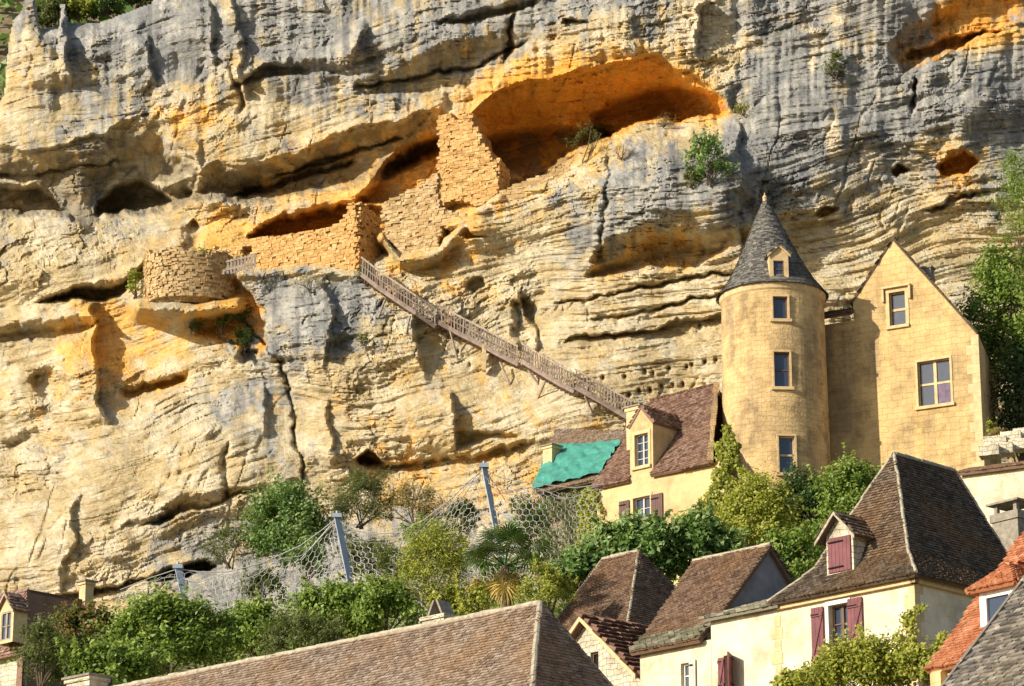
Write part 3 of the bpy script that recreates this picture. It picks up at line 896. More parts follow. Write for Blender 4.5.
def shrub(px, py, rx, ry, Y, leaf, n, size, label, name="shrub", cat="shrub", group=None, stems=7, clumps=None, depth=None, base=None, aspect=.55, fill=.45, lo=-.7):
    c = W(px, py, Y); sc = F_PX / np.dot(c - CAM, FWD)
    rad = np.array([rx / sc, depth or (rx + ry) / 2 / sc * .8, ry / sc])
    b = np.array([c[0], c[1], base if base is not None else c[2] - rad[2] * 1.05])
    root = thing(name, b, label, cat, group)
    clumps = clumps or int(14 + n / 90)
    cr = max(.16, float(np.mean(rad)) * .30)
    if n > 1400 and size < .3:
        rad = rad * 1.12; n = int(n * 2.3); size = size * .78; clumps = int(clumps * 1.3)
    P, Nn, rnd, cc = crown_points(c, rad * .9, n, clumps, cr, fill, lo)
    if n > 700:
        ns = 16 if n < 3000 else 26
        for _ in range(ns):
            t = cc[RNG.integers(0, len(cc))]; dd = norm((t - c) / rad + np.array([0, -.2, .7]) + RNG.normal(size=3) * .35)
            ln = float(np.mean(rad)) * (.25 + .5 * RNG.random()); m_ = int(26 + 20 * RNG.random())
            tt = RNG.random((m_, 1)); q = t + dd * tt * ln + RNG.normal(size=(m_, 3)) * .06 * (1.3 - tt)
            P = np.concatenate([P, q]); Nn = np.concatenate([Nn, norm(np.array([-.3, -.4, .6])) + RNG.normal(size=(m_, 3)) * .6]); rnd = np.concatenate([rnd, .5 + .5 * RNG.random(m_)])
        Nn = Nn / np.linalg.norm(Nn, axis=1)[:, None]
    leaves_mesh("foliage", P, Nn, size, L[leaf], root, rnd, aspect)
    g = MB()
    for i in range(stems):
        t = cc[RNG.integers(0, len(cc))]
        mid = (b + t) / 2 + RNG.normal(size=3) * .08
        g.tube([b + RNG.normal(size=3) * [.08, .08, 0], mid, t], [.035, .025, .01], 5)
    g.build("stem", M['bark'], root, uv=False)
    return root


def climber(name, label, pts_fn, n, size, leaf, loc, cat="climbing plant", stems=()):
    root = thing(name, loc, label, cat)
    C, Nn = pts_fn(n)
    k = RNG.random(len(C))
    leaves_mesh("foliage", C, Nn, size, L[leaf], root, k)
    if stems:
        g = MB()
        for s in stems:
            g.tube(s, [.04] + [.02] * (len(s) - 1), 5)
        g.build("stem", M['bark'], root, uv=False)
    return root


# ------------------------------------------------------------------ building helpers
def facade(mb, pl, outer, holes, depth=.22, mi=0, mi_rev=None, thick=0):
    """wall face in pl with real openings and their reveals; outer/holes in (u, v)"""
    loops = [[Vector((u, v, 0)) for u, v in outer]]
    for (u0, v0, u1, v1) in holes:
        loops.append([Vector(p) for p in ((u0, v0, 0), (u0, v1, 0), (u1, v1, 0), (u1, v0, 0))])
    tris = tessellate_polygon(loops)
    flat = [p for l in loops for p in l]
    mb.add([pl.P(p.x, p.y) for p in flat], [tuple(t) for t in tris], mi)
    for (u0, v0, u1, v1) in holes:
        q = [(u0, v0), (u1, v0), (u1, v1), (u0, v1)]
        for i in range(4):
            a, b = q[i], q[(i + 1) % 4]
            mb.add([pl.P(*a), pl.P(*b), pl.P(*b, -depth), pl.P(*a, -depth)], [(0, 1, 2, 3)], mi if mi_rev is None else mi_rev)


def window(root, pl, r, depth=.16, cols=2, rows=3, mat='frame_dark', glass='glass', sill=True, surround=0, sur_mat='trim', fw=.05, bar=.022, label=None, casement=True, hood=False):
    u0, v0, u1, v1 = r
    g = MB()
    g.pbox(pl, u0, v0, u0 + fw, v1, -depth, -depth + .07); g.pbox(pl, u1 - fw, v0, u1, v1, -depth, -depth + .07)
    g.pbox(pl, u0 + fw, v0, u1 - fw, v0 + fw, -depth, -depth + .07); g.pbox(pl, u0 + fw, v1 - fw, u1 - fw, v1, -depth, -depth + .07)
    for i in range(1, cols):
        u = u0 + (u1 - u0) * i / cols; w = bar * (1.8 if casement and cols == 2 else 1)
        g.pbox(pl, u - w, v0 + fw, u + w, v1 - fw, -depth + .003, -depth + .062)
    for j in range(1, rows):
        v = v0 + (v1 - v0) * j / rows
        g.pbox(pl, u0 + fw, v - bar * .7, u1 - fw, v + bar * .7, -depth + .006, -depth + .05)
    w = g.build("window", M[mat], root)
    if label: w["label"] = label
    p = MB(); p.pbox(pl, u0 + .01, v0 + .01, u1 - .01, v1 - .01, -depth - .03, -depth + .012)
    p.build("pane", M[glass], w)
    if sill:
        s = MB(); s.pbox(pl, u0 - .14, v0 - .12, u1 + .14, v0 - .002, -.02, .10)
        s.build("sill", M[sur_mat] if surround else M['stone_dark'], w)
    if surround:
        s = MB(); t = surround; o = .03
        s.pbox(pl, u0 - t, v0, u0 - .002, v1, -.02, o); s.pbox(pl, u1 + .002, v0, u1 + t, v1, -.02, o)
        s.pbox(pl, u0 - t, v1 + .002, u1 + t, v1 + t * 1.2, -.02, o + .003)
        if hood:
            s.pbox(pl, u0 - t - .12, v1 + t * 1.2, u1 + t + .12, v1 + t * 1.2 + .08, -.02, .16)
            s.pbox(pl, u0 - t - .12, v1 - .35, u0 - t - .04, v1 + t * 1.2, -.02, .13); s.pbox(pl, u1 + t + .04, v1 - .35, u1 + t + .12, v1 + t * 1.2, -.02, .13)
        s.build("surround", M[sur_mat], w)
    return w


def shutter(root, pl, u0, v0, u1, v1, mat='shutter', off=.03, zbrace=True, name="shutter"):
    g = MB(); n = max(3, int(round((u1 - u0) / .12)))
    for i in range(n):
        a = u0 + (u1 - u0) * i / n; b = u0 + (u1 - u0) * (i + 1) / n
        g.pbox(pl, a + .004, v0, b - .004, v1, off, off + .035)
    if zbrace:
        h = v1 - v0; t = .05
        for v in (v0 + h * .13, v1 - h * .13):
            g.pbox(pl, u0 + .01, v - t, u1 - .01, v + t, off + .036, off + .065)
        p = pl.P(u0 + .05, v0 + h * .17, off + .05); q = pl.P(u1 - .05, v1 - h * .17, off + .05)
        d = q - p; a = norm(np.cross(pl.N, d)) * t * .8
        g.box((p + q) / 2, d / 2, a, pl.N * .012)
    s = g.build(name, M[mat], root)
    for v in (v0 + (v1 - v0) * .13, v1 - (v1 - v0) * .13):
        hg = MB(); hg.pbox(pl, u0 + .02, v - .015, u0 + (u1 - u0) * .7, v + .015, off + .066, off + .075)
        hg.build("hinge", M['dark'], s)
    return s


def inpoly(px, py, poly):
    ins = np.zeros(px.shape, bool); n = len(poly); j = n - 1
    for i in range(n):
        xi, yi = poly[i]; xj, yj = poly[j]
        c = ((yi > py) != (yj > py)) & (px < (xj - xi) * (py - yi) / (yj - yi + 1e-12) + xi)
        ins ^= c; j = i
    return ins


TILE_F = [(4, 5, 6, 7), (0, 1, 5, 4), (0, 4, 7, 3), (1, 2, 6, 5)]


def tiled(mb, poly, tw=.17, th=.12, thick=.022, jitter=1.0, mi=0, under=.10, outward=None, undermi=None, sag=.03):
    """cover a planar polygon with overlapping rows of little flat tiles; poly = 3-D points"""
    P = [np.asarray(p, float) for p in poly]
    c = sum(P) / len(P)
    n = np.zeros(3)
    for i in range(len(P)):
        n += np.cross(P[i] - c, P[(i + 1) % len(P)] - c)
    n = norm(n)
    if n[2] < 0: n = -n
    if outward is not None and np.dot(n, outward) < 0: n = -n
    u = norm(np.cross(Z, n)); v = np.cross(n, u)
    if v[2] < 0: v = -v
    q = [(np.dot(p - c, u), np.dot(p - c, v)) for p in P]
    mb.slab([p - n * .012 for p in P], -n, under, mi if undermi is None else undermi)
    us = [a[0] for a in q]; vs = [a[1] for a in q]
    nr = int((max(vs) - min(vs)) / th) + 2; nc = int((max(us) - min(us)) / tw) + 3
    R, Cc = np.meshgrid(np.arange(nr), np.arange(nc), indexing='ij')
    uu = min(us) - tw + Cc * tw + (R % 2) * tw * .5 + RNG.normal(size=R.shape) * tw * .05 * jitter
    vv = min(vs) + R * th + th * .35 + RNG.normal(size=R.shape) * th * .05 * jitter
    ok = inpoly(uu, vv, q)
    uu, vv = uu[ok], vv[ok]
    N = len(uu)
    if N == 0: return
    w = tw * (.44 + .07 * RNG.random(N)); lo = th * (.50 + .12 * RNG.random(N) * jitter); hi = th * .95
    lift = thick * (1.0 + .8 * RNG.random(N) * jitter); t0 = thick
    sg = (fbm(uu / 1.3, vv / 1.3, 5, 2) - .5) * sag
    def pt(du, dv, h):
        return c + np.outer(uu + du, u) + np.outer(vv + dv, v) + np.outer(h + sg, n)
    rot = RNG.normal(size=N) * .008 * jitter
    V = np.stack([pt(-w, -lo - rot, lift * .2), pt(w, -lo + rot, lift * .2), pt(w, hi, 0 * lift - .004), pt(-w, hi, 0 * lift - .004),
                  pt(-w, -lo - rot, lift + t0), pt(w, -lo + rot, lift + t0), pt(w, hi, 0 * lift + .006), pt(-w, hi, 0 * lift + .006)], 1)
    b = len(mb.v)
    mb.v.extend(map(tuple, V.reshape(-1, 3).tolist()))
    rn = RNG.random(N)
    for i in range(N):
        o = b + i * 8
        for f in TILE_F:
            mb.f.append((o + f[0], o + f[1], o + f[2], o + f[3])); mb.m.append(mi); mb.r.append(float(rn[i]))


def ridge_line(root, p, q, r=.075, name="ridge", mat='mortar'):
    p, q = np.asarray(p), np.asarray(q)
    n = max(2, int(np.linalg.norm(q - p) / .36)); g = MB()
    for i in range(n):
        a = p + (q - p) * i / n; b = p + (q - p) * (i + 1.04) / n
        j = RNG.normal(size=3) * .008
        g.tube([a + j, b + j], [r * 1.08, r * .94], 8)
    return g.build(name, M[mat], root)


def wall_quad(mb, a, b, z0, mi=0):
    """vertical wall under the segment a-b down to z0"""
    mb.add([(a[0], a[1], z0), (b[0], b[1], z0), b, a], [(0, 1, 2, 3)], mi)


def chimney(root, c, w, d, h, ang, mat='trim', cap='slab', name="chimney"):
    pl = Pl(c, ang)
    g = MB(); g.pbox(pl, -w / 2, 0, w / 2, h, -d / 2, d / 2)
    for z in (h * .94,):
        g.pbox(pl, -w / 2 - .05, z, w / 2 + .05, h + .04, -d / 2 - .05, d / 2 + .05)
    o = g.build(name, M[mat], root)
    k = MB()
    if cap == 'slab':
        k.pbox(pl, -w / 2 - .1, h + .041, w / 2 + .1, h + .10, -d / 2 - .1, d / 2 + .1)
        k.build("cap", M['stone_dark'], o)
    elif cap == 'raised':
        for a in (-1, 1):
            for b in (-1, 1):
                k.pbox(pl, a * w * .38 - .06, h + .041, a * w * .38 + .06, h + .30, b * d * .38 - .06, b * d * .38 + .06)
        k.pbox(pl, -w / 2 - .12, h + .301, w / 2 + .12, h + .36, -d / 2 - .12, d / 2 + .12)
        k.build("cap", M['stone_dark'], o)
    elif cap == 'tent':
        for sgn in (-1, 1):
            a0 = pl.P(sgn * w * .30, h + .03, -d / 2 + .05); a1 = pl.P(sgn * w * .30, h + .03, d / 2 - .05)
            b0 = pl.P(sgn * .02, h + .42, -d / 2 + .05); b1 = pl.P(sgn * .02, h + .42, d / 2 - .05)
            k.slab([a0, a1, b1, b0], pl.U * sgn, .06)
        k.build("cap", M['stone_dark'], o)
    return o


def base_empty(label, name, p, z0, cat="house", group=None):
    return thing(name, (p[0], p[1], z0), label, cat, group)


# ================================================================== BUILDINGS
def proj(P):
    d = np.asarray(P, float) - CAM
    k = np.dot(d, FWD)
    return 512 + F_PX * d[0] / k, 343 - F_PX * np.dot(d, UP) / k


def along(P, d, px):
    """point P + t*d whose picture column is px"""
    P = np.asarray(P, float); d = np.asarray(d, float)
    w = P - CAM; k = (px - 512) / F_PX
    t = (k * np.dot(w, FWD) - w[0]) / (d[0] - k * np.dot(d, FWD))
    return P + d * t


def roof_faces(root, faces, mat, name="roof", **kw):
    g = MB()
    for f in faces:
        tiled(g, f, **kw)
    return g.build(name, M[mat], root)


def lerp(a, b, t):
    return np.asarray(a) * (1 - t) + np.asarray(b) * t


def side(pl):
    """direction that runs away from the viewer along the side wall"""
    return -pl.N


# ---- house with the tall hipped roof, the middle house and the left one share one facade line
A1 = W(914, 577, 74)
F1 = Pl(A1, 46)
D2 = side(F1)
uB = F1.px(778, 601)[0]
z0 = 6.5
h1 = base_empty("tall cream house with steep dark hipped roof and maroon shutters", "house", A1, z0)
DEP1 = 5.4
wr = F1.rect(829.5, 604, 849, 660)
g = MB(); facade(g, F1, [(uB, z0 - A1[2]), (0, z0 - A1[2]), (0, 0), (uB, 0)], [wr], .28)
B1 = F1.P(uB, 0)
wall_quad(g, A1 + D2 * DEP1, A1, z0); wall_quad(g, B1, B1 + D2 * DEP1, z0); wall_quad(g, B1 + D2 * DEP1, A1 + D2 * DEP1, z0)
g.build("wall", M['plaster'], h1)
g = MB()                                                        # dressed corner stones
S1 = Pl(A1, 46 - 90)
for i in range(26):
    v = -.05 - i * .36; w = .34 if i % 2 else .20
    g.pbox(F1, -w, v - .35, .006, v, -.1, .008)
    g.pbox(S1, 0, v - .35, (.54 - w), v, -.1, .008)
g.build("corner_stones", M['trim'], h1)
g = MB()
g.pbox(F1, uB + .03, -.17, .12, -.02, -.05, .12); g.pbox(S1, -.12, -.17, DEP1, -.02, -.05, .12)
g.build("cornice", M['trim'], h1)
w = window(h1, F1, wr, .22, 2, 3, 'frame_dark', 'glass', True, .09, 'white_paint', fw=.05)
# one casement of the window stands open
shutter(h1, F1, *F1.rect(813, 607.5, 825, 665), mat='shutter')
shutter(h1, F1, *F1.rect(849.5, 598, 864, 657), mat='shutter')
OV = .30
E = [F1.P(uB - .1, 0, OV), F1.P(OV, 0, OV), F1.P(OV, 0, -DEP1 - OV), F1.P(uB - .1, 0, -DEP1 - OV)]
mid = (E[0] + E[1]) / 2
P1 = onplane(894, 454, mid, F1.U)
P2 = along(P1, D2, 954)


def kink(e, p, t=.36, dz=.22):
    k = lerp(e, p, t); k[2] = e[2] + (p[2] - e[2]) * dz
    return k


K = [kink(E[0], P1), kink(E[1], P1), kink(E[2], P2), kink(E[3], P2)]
roof_faces(h1, [[E[0], E[1], K[1], K[0]], [K[0], K[1], P1]], 'tile_dark', "roof", tw=.135, th=.09, under=.09)
r_side = roof_faces(h1, [[E[1], E[2], K[2], K[1]], [K[1], K[2], P2, P1], [E[2], E[3], K[3], K[2]], [K[2], K[3], P2], [E[3], E[0], K[0], K[3]], [K[3], K[0], P1, P2]],
           'tile_dark', "roof", tw=.135, th=.09, under=.09)
ridge_line(h1, P1, P2, .08)
for a, b, c in ((E[1], K[1], P1), (E[0], K[0], P1), (E[2], K[2], P2)):
    ridge_line(h1, a + Z * .03, b + Z * .03, .045, "hip"); ridge_line(h1, b + Z * .03, c + Z * .03, .045, "hip")


def dormer(root, pl, r, apex_v, back, roofmat, wallmat, front_fill, over=.16, side_h=None, roof_th=.16, label=None, barge='white_paint', win=None):
    """a little gabled dormer standing in plane pl; r = front wall rectangle (u0,v0,u1,v1)"""
    u0, v0, u1, v1 = r; um = (u0 + u1) / 2
    d = thing("dormer_holder", pl.P(um, v0), "x", "x")
    bpy.data.objects.remove(d)
    g = MB()
    holes = [win] if win else []
    facade(g, pl, [(u0, v0), (u1, v0), (u1, v1), (um, apex_v), (u0, v1)], holes, .12)
    for u in (u0, u1):
        q = [pl.P(u, v0), pl.P(u, v1), pl.P(u, v1, -back), pl.P(u, v0, -back)]
        g.poly(q)
    dm = g.build("dormer", M[wallmat], root)
    if label: dm["label"] = label
    sl = (apex_v - v1) / (um - u0)
    rg = MB()
    for s_, ue in ((-1, u0), (1, u1)):
        ee = ue + s_ * over; ve = v1 - over * sl
        f = [pl.P(ee, ve + .05, over), pl.P(um, apex_v + .05, over), pl.P(um, apex_v + .05, -back), pl.P(ee, ve + .05, -back)]
        tiled(rg, f, tw=.15, th=roof_th, under=.06)
    rg.build("dormer_roof", M[roofmat], dm)
    if barge:
        b = MB()
        for s_, ue in ((-1, u0), (1, u1)):
            ee = ue + s_ * over; ve = v1 - over * sl
            b.slab([pl.P(ee, ve - .06, over - .03), pl.P(um, apex_v - .06, over - .03), pl.P(um, apex_v + .04, over - .03), pl.P(ee, ve + .04, over - .03)], pl.N, .035)
        b.build("bargeboard", M[barge], dm)
    return dm


# dormer on the tall hipped roof: stands part way up the front slope
nfr = norm(np.cross(F1.U, K[0] - E[0]))
pd = onplane(840, 574, E[0], norm(np.cross(K[0] - E[0], E[1] - E[0])))
DP = Pl(pd, 46)
ra = DP.rect(826.5, 533, 853.5, 576)
apv = DP.px(836.5, 512.4)[1]
apv = DP.px(838, 514)[1]
dm = dormer(h1, DP, (ra[0], ra[1], ra[2], ra[3] + .02), apv, 2.3, 'tile_dark', 'white_stone', None, .22, barge='mortar')
sh = DP.rect(829, 537, 851.5, 571.5)
shutter(h1, DP, sh[0], sh[1], sh[2], sh[3], mat='shutter', off=.01, zbrace=False)

# ---- middle house
u2 = F1.px(711, 630)[0]
v2a = F1.px(711, 624)[1]; v2b = F1.px(777, 602)[1]
v2 = (v2a + v2b) / 2
h2 = base_empty("narrow cream house with low mossy eave and half open maroon shutters", "house", F1.P((uB + u2) / 2, 0), z0)
g = MB(); wr = F1.rect(724, 655, 732, 690)
facade(g, F1, [(u2, z0 - A1[2]), (uB - .01, z0 - A1[2]), (uB - .01, v2), (u2, v2)], [wr], .25)
p, q = F1.P(u2, v2), F1.P(u2, v2, -5); wall_quad(g, p, q, z0); wall_quad(g, q, F1.P(uB - .01, v2, -5), z0)
g.build("wall", M['plaster'], h2)
window(h2, F1, wr, .2, 1, 3, 'frame_dark', 'glass', False)
shutter(h2, F1, *F1.rect(719.5, 658, 726, 690), mat='shutter')
# the right shutter stands open, square to the wall
ru = F1.rect(732, 655, 734, 690)
OS = Pl(F1.P(ru[0], 0, .02), 50); OS.U = norm(F1.N * .85 + F1.U * .5); OS.N = norm(np.cross(Z, OS.U))
shutter(h2, OS, 0, ru[1], .55, ru[3], mat='shutter', off=0, zbrace=False)
e0, e1 = F1.P(u2 - .1, v2, .22), F1.P(uB + .15, v2, .22)
roof_faces(h2, [[e0, e1, e1 + D2 * 3 + Z * 1.0, e0 + D2 * 3 + Z * 1.0]], 'tile_lauze', tw=.22, th=.13, thick=.03, under=.08)
# brick toothing stain strip: exposed quoin between the two houses
g = MB()
for i in range(24):
    v = -.3 - i * .33; w = .13 + .12 * (i % 2) + .05 * random.random()
    g.pbox(F1, uB - w, v - .30, uB + w * .5, v, -.1, .012 + .01 * random.random())
g.build("corner_stones", M['trim'], h2)

# ---- left house of the row with the brown gabled roof
v3 = (F1.px(638, 654)[1] + F1.px(710, 639)[1]) / 2
u3 = F1.px(640, 654)[0]
h3 = base_empty("cream end house with long brown tiled gable roof and thick mossy slate eave", "house", F1.P((u3 + u2) / 2, 0), z0)
DEP3 = 5.6
wr = F1.rect(681, 663, 689.5, 700)
g = MB(); facade(g, F1, [(u3, z0 - A1[2]), (u2 - .01, z0 - A1[2]), (u2 - .01, v3), (u3, v3)], [wr], .25)
p, q = F1.P(u3, v3), F1.P(u3, v3, -DEP3); wall_quad(g, p, q, z0)
g.build("wall", M['plaster'], h3)
window(h3, F1, wr, .18, 1, 3, 'white_paint', 'glass_pale', False)
shutter(h3, F1, *F1.rect(690.5, 660, 697, 700), mat='shutter_grey', zbrace=False)
R1 = onplane(770.8, 544.5, F1.P(0, 0, -DEP3 / 2), F1.N)
R0 = along(R1, -F1.U, 693.5)
fe = .25
E0 = F1.P(u3 - .15, v3, fe)
# right foot of the slope on the eave line
uR = float(np.dot(R1 - F1.A, F1.U)); u0r = float(np.dot(R0 - F1.A, F1.U))
EL, ER = F1.P(u0r - .0, v3, fe), F1.P(uR, v3, fe)
nsl = norm(np.cross(ER - EL, R1 - ER))
EL = F1.P(u3 - .15, v3, fe)
kl, kr = lerp(EL, R0, .20), lerp(ER, R1, .20); kl[2] -= .12; kr[2] -= .12
roof_faces(h3, [[kl, kr, R1, R0], [EL - D2 * 0, lerp(EL, ER, 1), kr, kl]], 'tile_brown', tw=.135, th=.088)
roof_faces(h3, [[EL + Z * .05 - D2 * .02, ER + Z * .05 - D2 * .02, lerp(ER, kr, .95) + Z * .05, lerp(EL, kl, .95) + Z * .05]], 'tile_lauze', name="eave_slates", tw=.22, th=.13, thick=.03)
Rb = R1 + (R1 - ER) * [1, 1, -1]; Rb0 = R0 + (R0 - EL) * [1, 1, -1]
Rb = np.array([2 * R1[0] - ER[0], 2 * R1[1] - ER[1], ER[2]]); Rb0 = np.array([2 * R0[0] - EL[0], 2 * R0[1] - EL[1], EL[2]])
roof_faces(h3, [[R1, R0, Rb0, Rb]], 'tile_brown', tw=.135, th=.088)
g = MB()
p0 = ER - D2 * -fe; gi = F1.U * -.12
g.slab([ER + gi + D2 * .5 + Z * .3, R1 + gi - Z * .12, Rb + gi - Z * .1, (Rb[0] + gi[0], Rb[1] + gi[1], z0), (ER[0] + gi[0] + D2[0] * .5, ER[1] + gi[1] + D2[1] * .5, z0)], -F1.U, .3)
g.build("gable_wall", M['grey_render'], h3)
ridge_line(h3, R0, R1, .07)

# ---- pyramid-like roof behind the end house
F4 = Pl(W(624, 648, 89), 46)
h4 = base_empty("brown hipped roof house standing behind the little white gable", "house", F4.A, 9.5)
D4 = side(F4); dep = 6.4
E1_ = F4.A; E2_ = F4.A + D4 * dep
Pb = onplane(638.5, 551, F4.P(0, 0, -dep / 2), F4.N); Pa = along(Pb, -F4.U, 603)
E0_ = along(F4.A, -F4.U, 520); E3_ = E0_ + D4 * dep
roof_faces(h4, [[E0_, E1_, Pb, Pa], [E1_, E2_, Pb], [E2_, E3_, Pa, Pb], [E3_, E0_, Pa]], 'tile_brown', tw=.135, th=.088)
ridge_line(h4, Pa, Pb, .07); ridge_line(h4, E1_, Pb, .045, "hip"); ridge_line(h4, E0_, Pa, .045, "hip")
g = MB()
i_ = lambda p, a, b: p + F4.U * a + D4 * b - Z * .15
c0, c1, c2, c3 = i_(E0_, .25, .25), i_(E1_, -.25, .25), i_(E2_, -.25, -.25), i_(E3_, .25, -.25)
for a, b in ((c0, c1), (c1, c2), (c2, c3), (c3, c0)):
    wall_quad(g, a, b, 9.5)
g.build("wall", M['plaster_warm'], h4)

# ---- little white gable with dark pantiles
F5 = Pl(W(587, 619, 85), 50)
h5 = base_empty("small white rubble gable with dark pantile roof and one tiny window", "house", F5.A, 8)
D5 = side(F5)
g = MB(); wr = F5.rect(590.5, 652, 598.5, 671)
q = [F5.px(575, 640), F5.px(587, 621), F5.px(632, 667)]
ub, uc = F5.px(574, 640)[0], F5.px(643, 680)[0]
facade(g, F5, [(ub, -9), (uc, -9), (uc, F5.px(643, 680)[1]), q[1], (ub, q[0][1])], [wr], .2)
cR = F5.P(uc, F5.px(643, 680)[1]); wall_quad(g, cR + D5 * 2, cR, 8); cL = F5.P(ub, q[0][1]); wall_quad(g, cL, cL + D5 * 3.5, 8)
g.build("wall", M['white_stone'], h5)
window(h5, F5, wr, .15, 1, 1, 'frame_dark', 'dark', False)
ap = F5.P(*q[1], .25) + Z * .1; eR = F5.P(*F5.px(643, 679), .25) + Z * .1; eL = F5.P(*F5.px(573, 641), .25) + Z * .08
apb = along(ap, D5, 660); lb = float(np.linalg.norm(apb - ap))
roof_faces(h5, [[eR, ap, apb, eR + D5 * lb], [eL, ap, apb, eL + D5 * lb]], 'pantile', tw=.21, th=.25, thick=.06)
g = MB()
for e in (eL, eR):
    g.slab([e - Z * .14, ap - Z * .14, ap + Z * .0, e + Z * .0], F5.N, .05)
g.build("bargeboard", M['trim'], h5)

# ---- long roof in the foreground
P_b = W(540, 603, 66)
F6 = Pl(P_b, 44); D6 = side(F6)
P_a = along(P_b, -F6.U, 88)
h6 = base_empty("long low house with mottled brown tiled hipped roof across the bottom left", "house", lerp(P_a, P_b, .5), 4)
hw, ha, hh = 3.5, 2.76, 5.15
E1_ = P_b + F6.U * ha + F6.N * hw - Z * hh; E2_ = P_b + F6.U * ha - F6.N * hw - Z * hh
E0_ = P_a - F6.U * .2 + F6.N * hw - Z * hh; E3_ = P_a - F6.U * .2 - F6.N * hw - Z * hh
roof_faces(h6, [[E0_, E1_, P_b, P_a], [E1_, E2_, P_b], [E2_, E3_, P_a, P_b]], 'tile_long', tw=.145, th=.085, thick=.02, sag=.08)
ridge_line(h6, P_a, P_b, .08); ridge_line(h6, E1_, P_b, .07, "hip"); ridge_line(h6, E2_, P_b, .045, "hip")
g = MB()
i_ = lambda p, a, b: p + F6.U * a + D6 * b - Z * .15
c0, c1, c2, c3 = i_(E0_, .3, .3), i_(E1_, -.3, .3), i_(E2_, -.3, -.3), i_(E3_, .3, -.3)
for a, b in ((c0, c1), (c1, c2), (c2, c3), (c3, c0)):
    wall_quad(g, a, b, 4)
g.slab([c0, c3, P_a + F6.U * .1 - Z * .15], F6.U, .3)
g.build("wall", M['plaster'], h6)
cb = along(P_b, -F6.U, 430) - F6.N * .35
chimney(h6, cb - Z * .6, .72, .5, .80, 44, 'white_stone', 'tent')
cb = along(P_b, -F6.U, 96) + F6.N * .3
chimney(h6, cb - Z * .8, .95, .6, 1.05, 44, 'white_stone', 'slab')
g = MB(); cf = W(592, 700, 68)
g.tube([cf, cf + Z * .45], .16, 10); g.tube([cf + Z * .45, cf + Z * .52, cf + Z * .60, cf + Z * .72], [.2, .2, .12, .05], 10)
g.tube([cf - Z * .6, cf], .14, 10)
fin = g.build("chimney_pot", M['white_stone'])
tag(fin, "small round stone chimney pot at the foot of the long roof's dark hip", "chimney pot")

# ---- slate roof lower right corner
F7 = Pl(W(1024, 582, 56), 50); D7 = side(F7)
vv = norm(D7 + Z * .97)
h7 = base_empty("foreground house with grey lichen spotted slate roof in the bottom right corner", "house", F7.A + F7.U * 2, 3)
a, b = F7.A + vv * 2.2, F7.A - vv * 4.2
roof_faces(h7, [[b, b + F7.U * 6, a + F7.U * 6, a]], 'tile_slate', tw=.2, th=.135, thick=.022)
aa = np.array([a[0], a[1], a[2]]) ; bk = a + (a - b) * [1, 1, -1]
roof_faces(h7, [[a, a + F7.U * 6, bk + F7.U * 6, bk]], 'tile_slate', tw=.2, th=.135)
g = MB(); gi = F7.U * .18 - Z * .12
g.slab([b + gi, a + gi, bk + gi, (bk[0] + gi[0], bk[1] + gi[1], 3), (b[0] + gi[0], b[1] + gi[1], 3)], F7.U, .35)
b2 = b + F7.U * 5.9 + D7 * .2 - Z * .12
wall_quad(g, b + D7 * .2 - Z * .12 + F7.U * .2, b2, 3)
g.build("wall", M['plaster_warm'], h7)
g = MB(); g.bar(b - F7.U * .02 + Z * .02, a - F7.U * .02 + Z * .02, .07, .09); g.build("verge", M['tile_slate'], h7)

# ---- red tiled roof with its dormer
F8 = Pl(W(978, 596, 65), 50); D8 = side(F8)
vv = norm(D8 + Z * 1.03)
h8 = base_empty("house with bright red tiled roof and white framed dormer window at the right edge", "house", F8.A + F8.U * 2, 4)
a, b = F8.A + vv * 3.0, F8.A - vv * 2.6
roof_faces(h8, [[b, b + F8.U * 5, a + F8.U * 5, a]], 'tile_red', tw=.15, th=.1, thick=.018)
bk = a + (a - b) * [1, 1, -1]
roof_faces(h8, [[a, a + F8.U * 5, bk + F8.U * 5, bk]], 'tile_red', tw=.2, th=.135)
g = MB(); gi = F8.U * .12 - Z * .12
g.slab([b + gi, a + gi, bk + gi, (bk[0] + gi[0], bk[1] + gi[1], 4), (b[0] + gi[0], b[1] + gi[1], 4)], F8.U, .3)
wall_quad(g, b + D8 * .2 - Z * .12 + F8.U * .2, b + F8.U * 4.8 + D8 * .2 - Z * .12, 4)
g.build("wall", M['plaster_warm'], h8)
nr8 = norm(np.cross(F8.U, vv))
pdp = onplane(997, 626, F8.A, nr8); DP8 = Pl(pdp, 50)
rw = DP8.rect(984, 593, 1011, 624)
g = MB()
fr = (rw[0] - .12, rw[1] - .15, rw[2] + .12, rw[3] + .12)
facade(g, DP8, [(fr[0], fr[1]), (fr[2], fr[1]), (fr[2], fr[3]), (fr[0], fr[3])], [rw], .1)
for u in (fr[0], fr[2]):
    g.poly([DP8.P(u, fr[1]), DP8.P(u, fr[3]), DP8.P(u, fr[3], -1.6), DP8.P(u, fr[1], -1.6)])
dm8 = g.build("dormer", M['white_paint'], h8)
window(h8, DP8, rw, .08, 1, 1, 'white_paint', 'glass', False, fw=.06)
el = DP8.P(fr[0] - .22, fr[3] + .02, .22); er = DP8.P(fr[2] + .22, fr[3] + .02, .22)
um = (fr[0] + fr[2]) / 2; tp = DP8.P(um, fr[3] + .62, -.45); tb = DP8.P(um, fr[3] + .62, -1.7)
elb = DP8.P(fr[0] - .22, fr[3] + .02, -1.7); erb = DP8.P(fr[2] + .22, fr[3] + .02, -1.7)
roof_faces(dm8, [[el, er, tp], [er, erb, tb, tp], [elb, el, tp, tb]], 'tile_red', name="dormer_roof", tw=.15, th=.1)

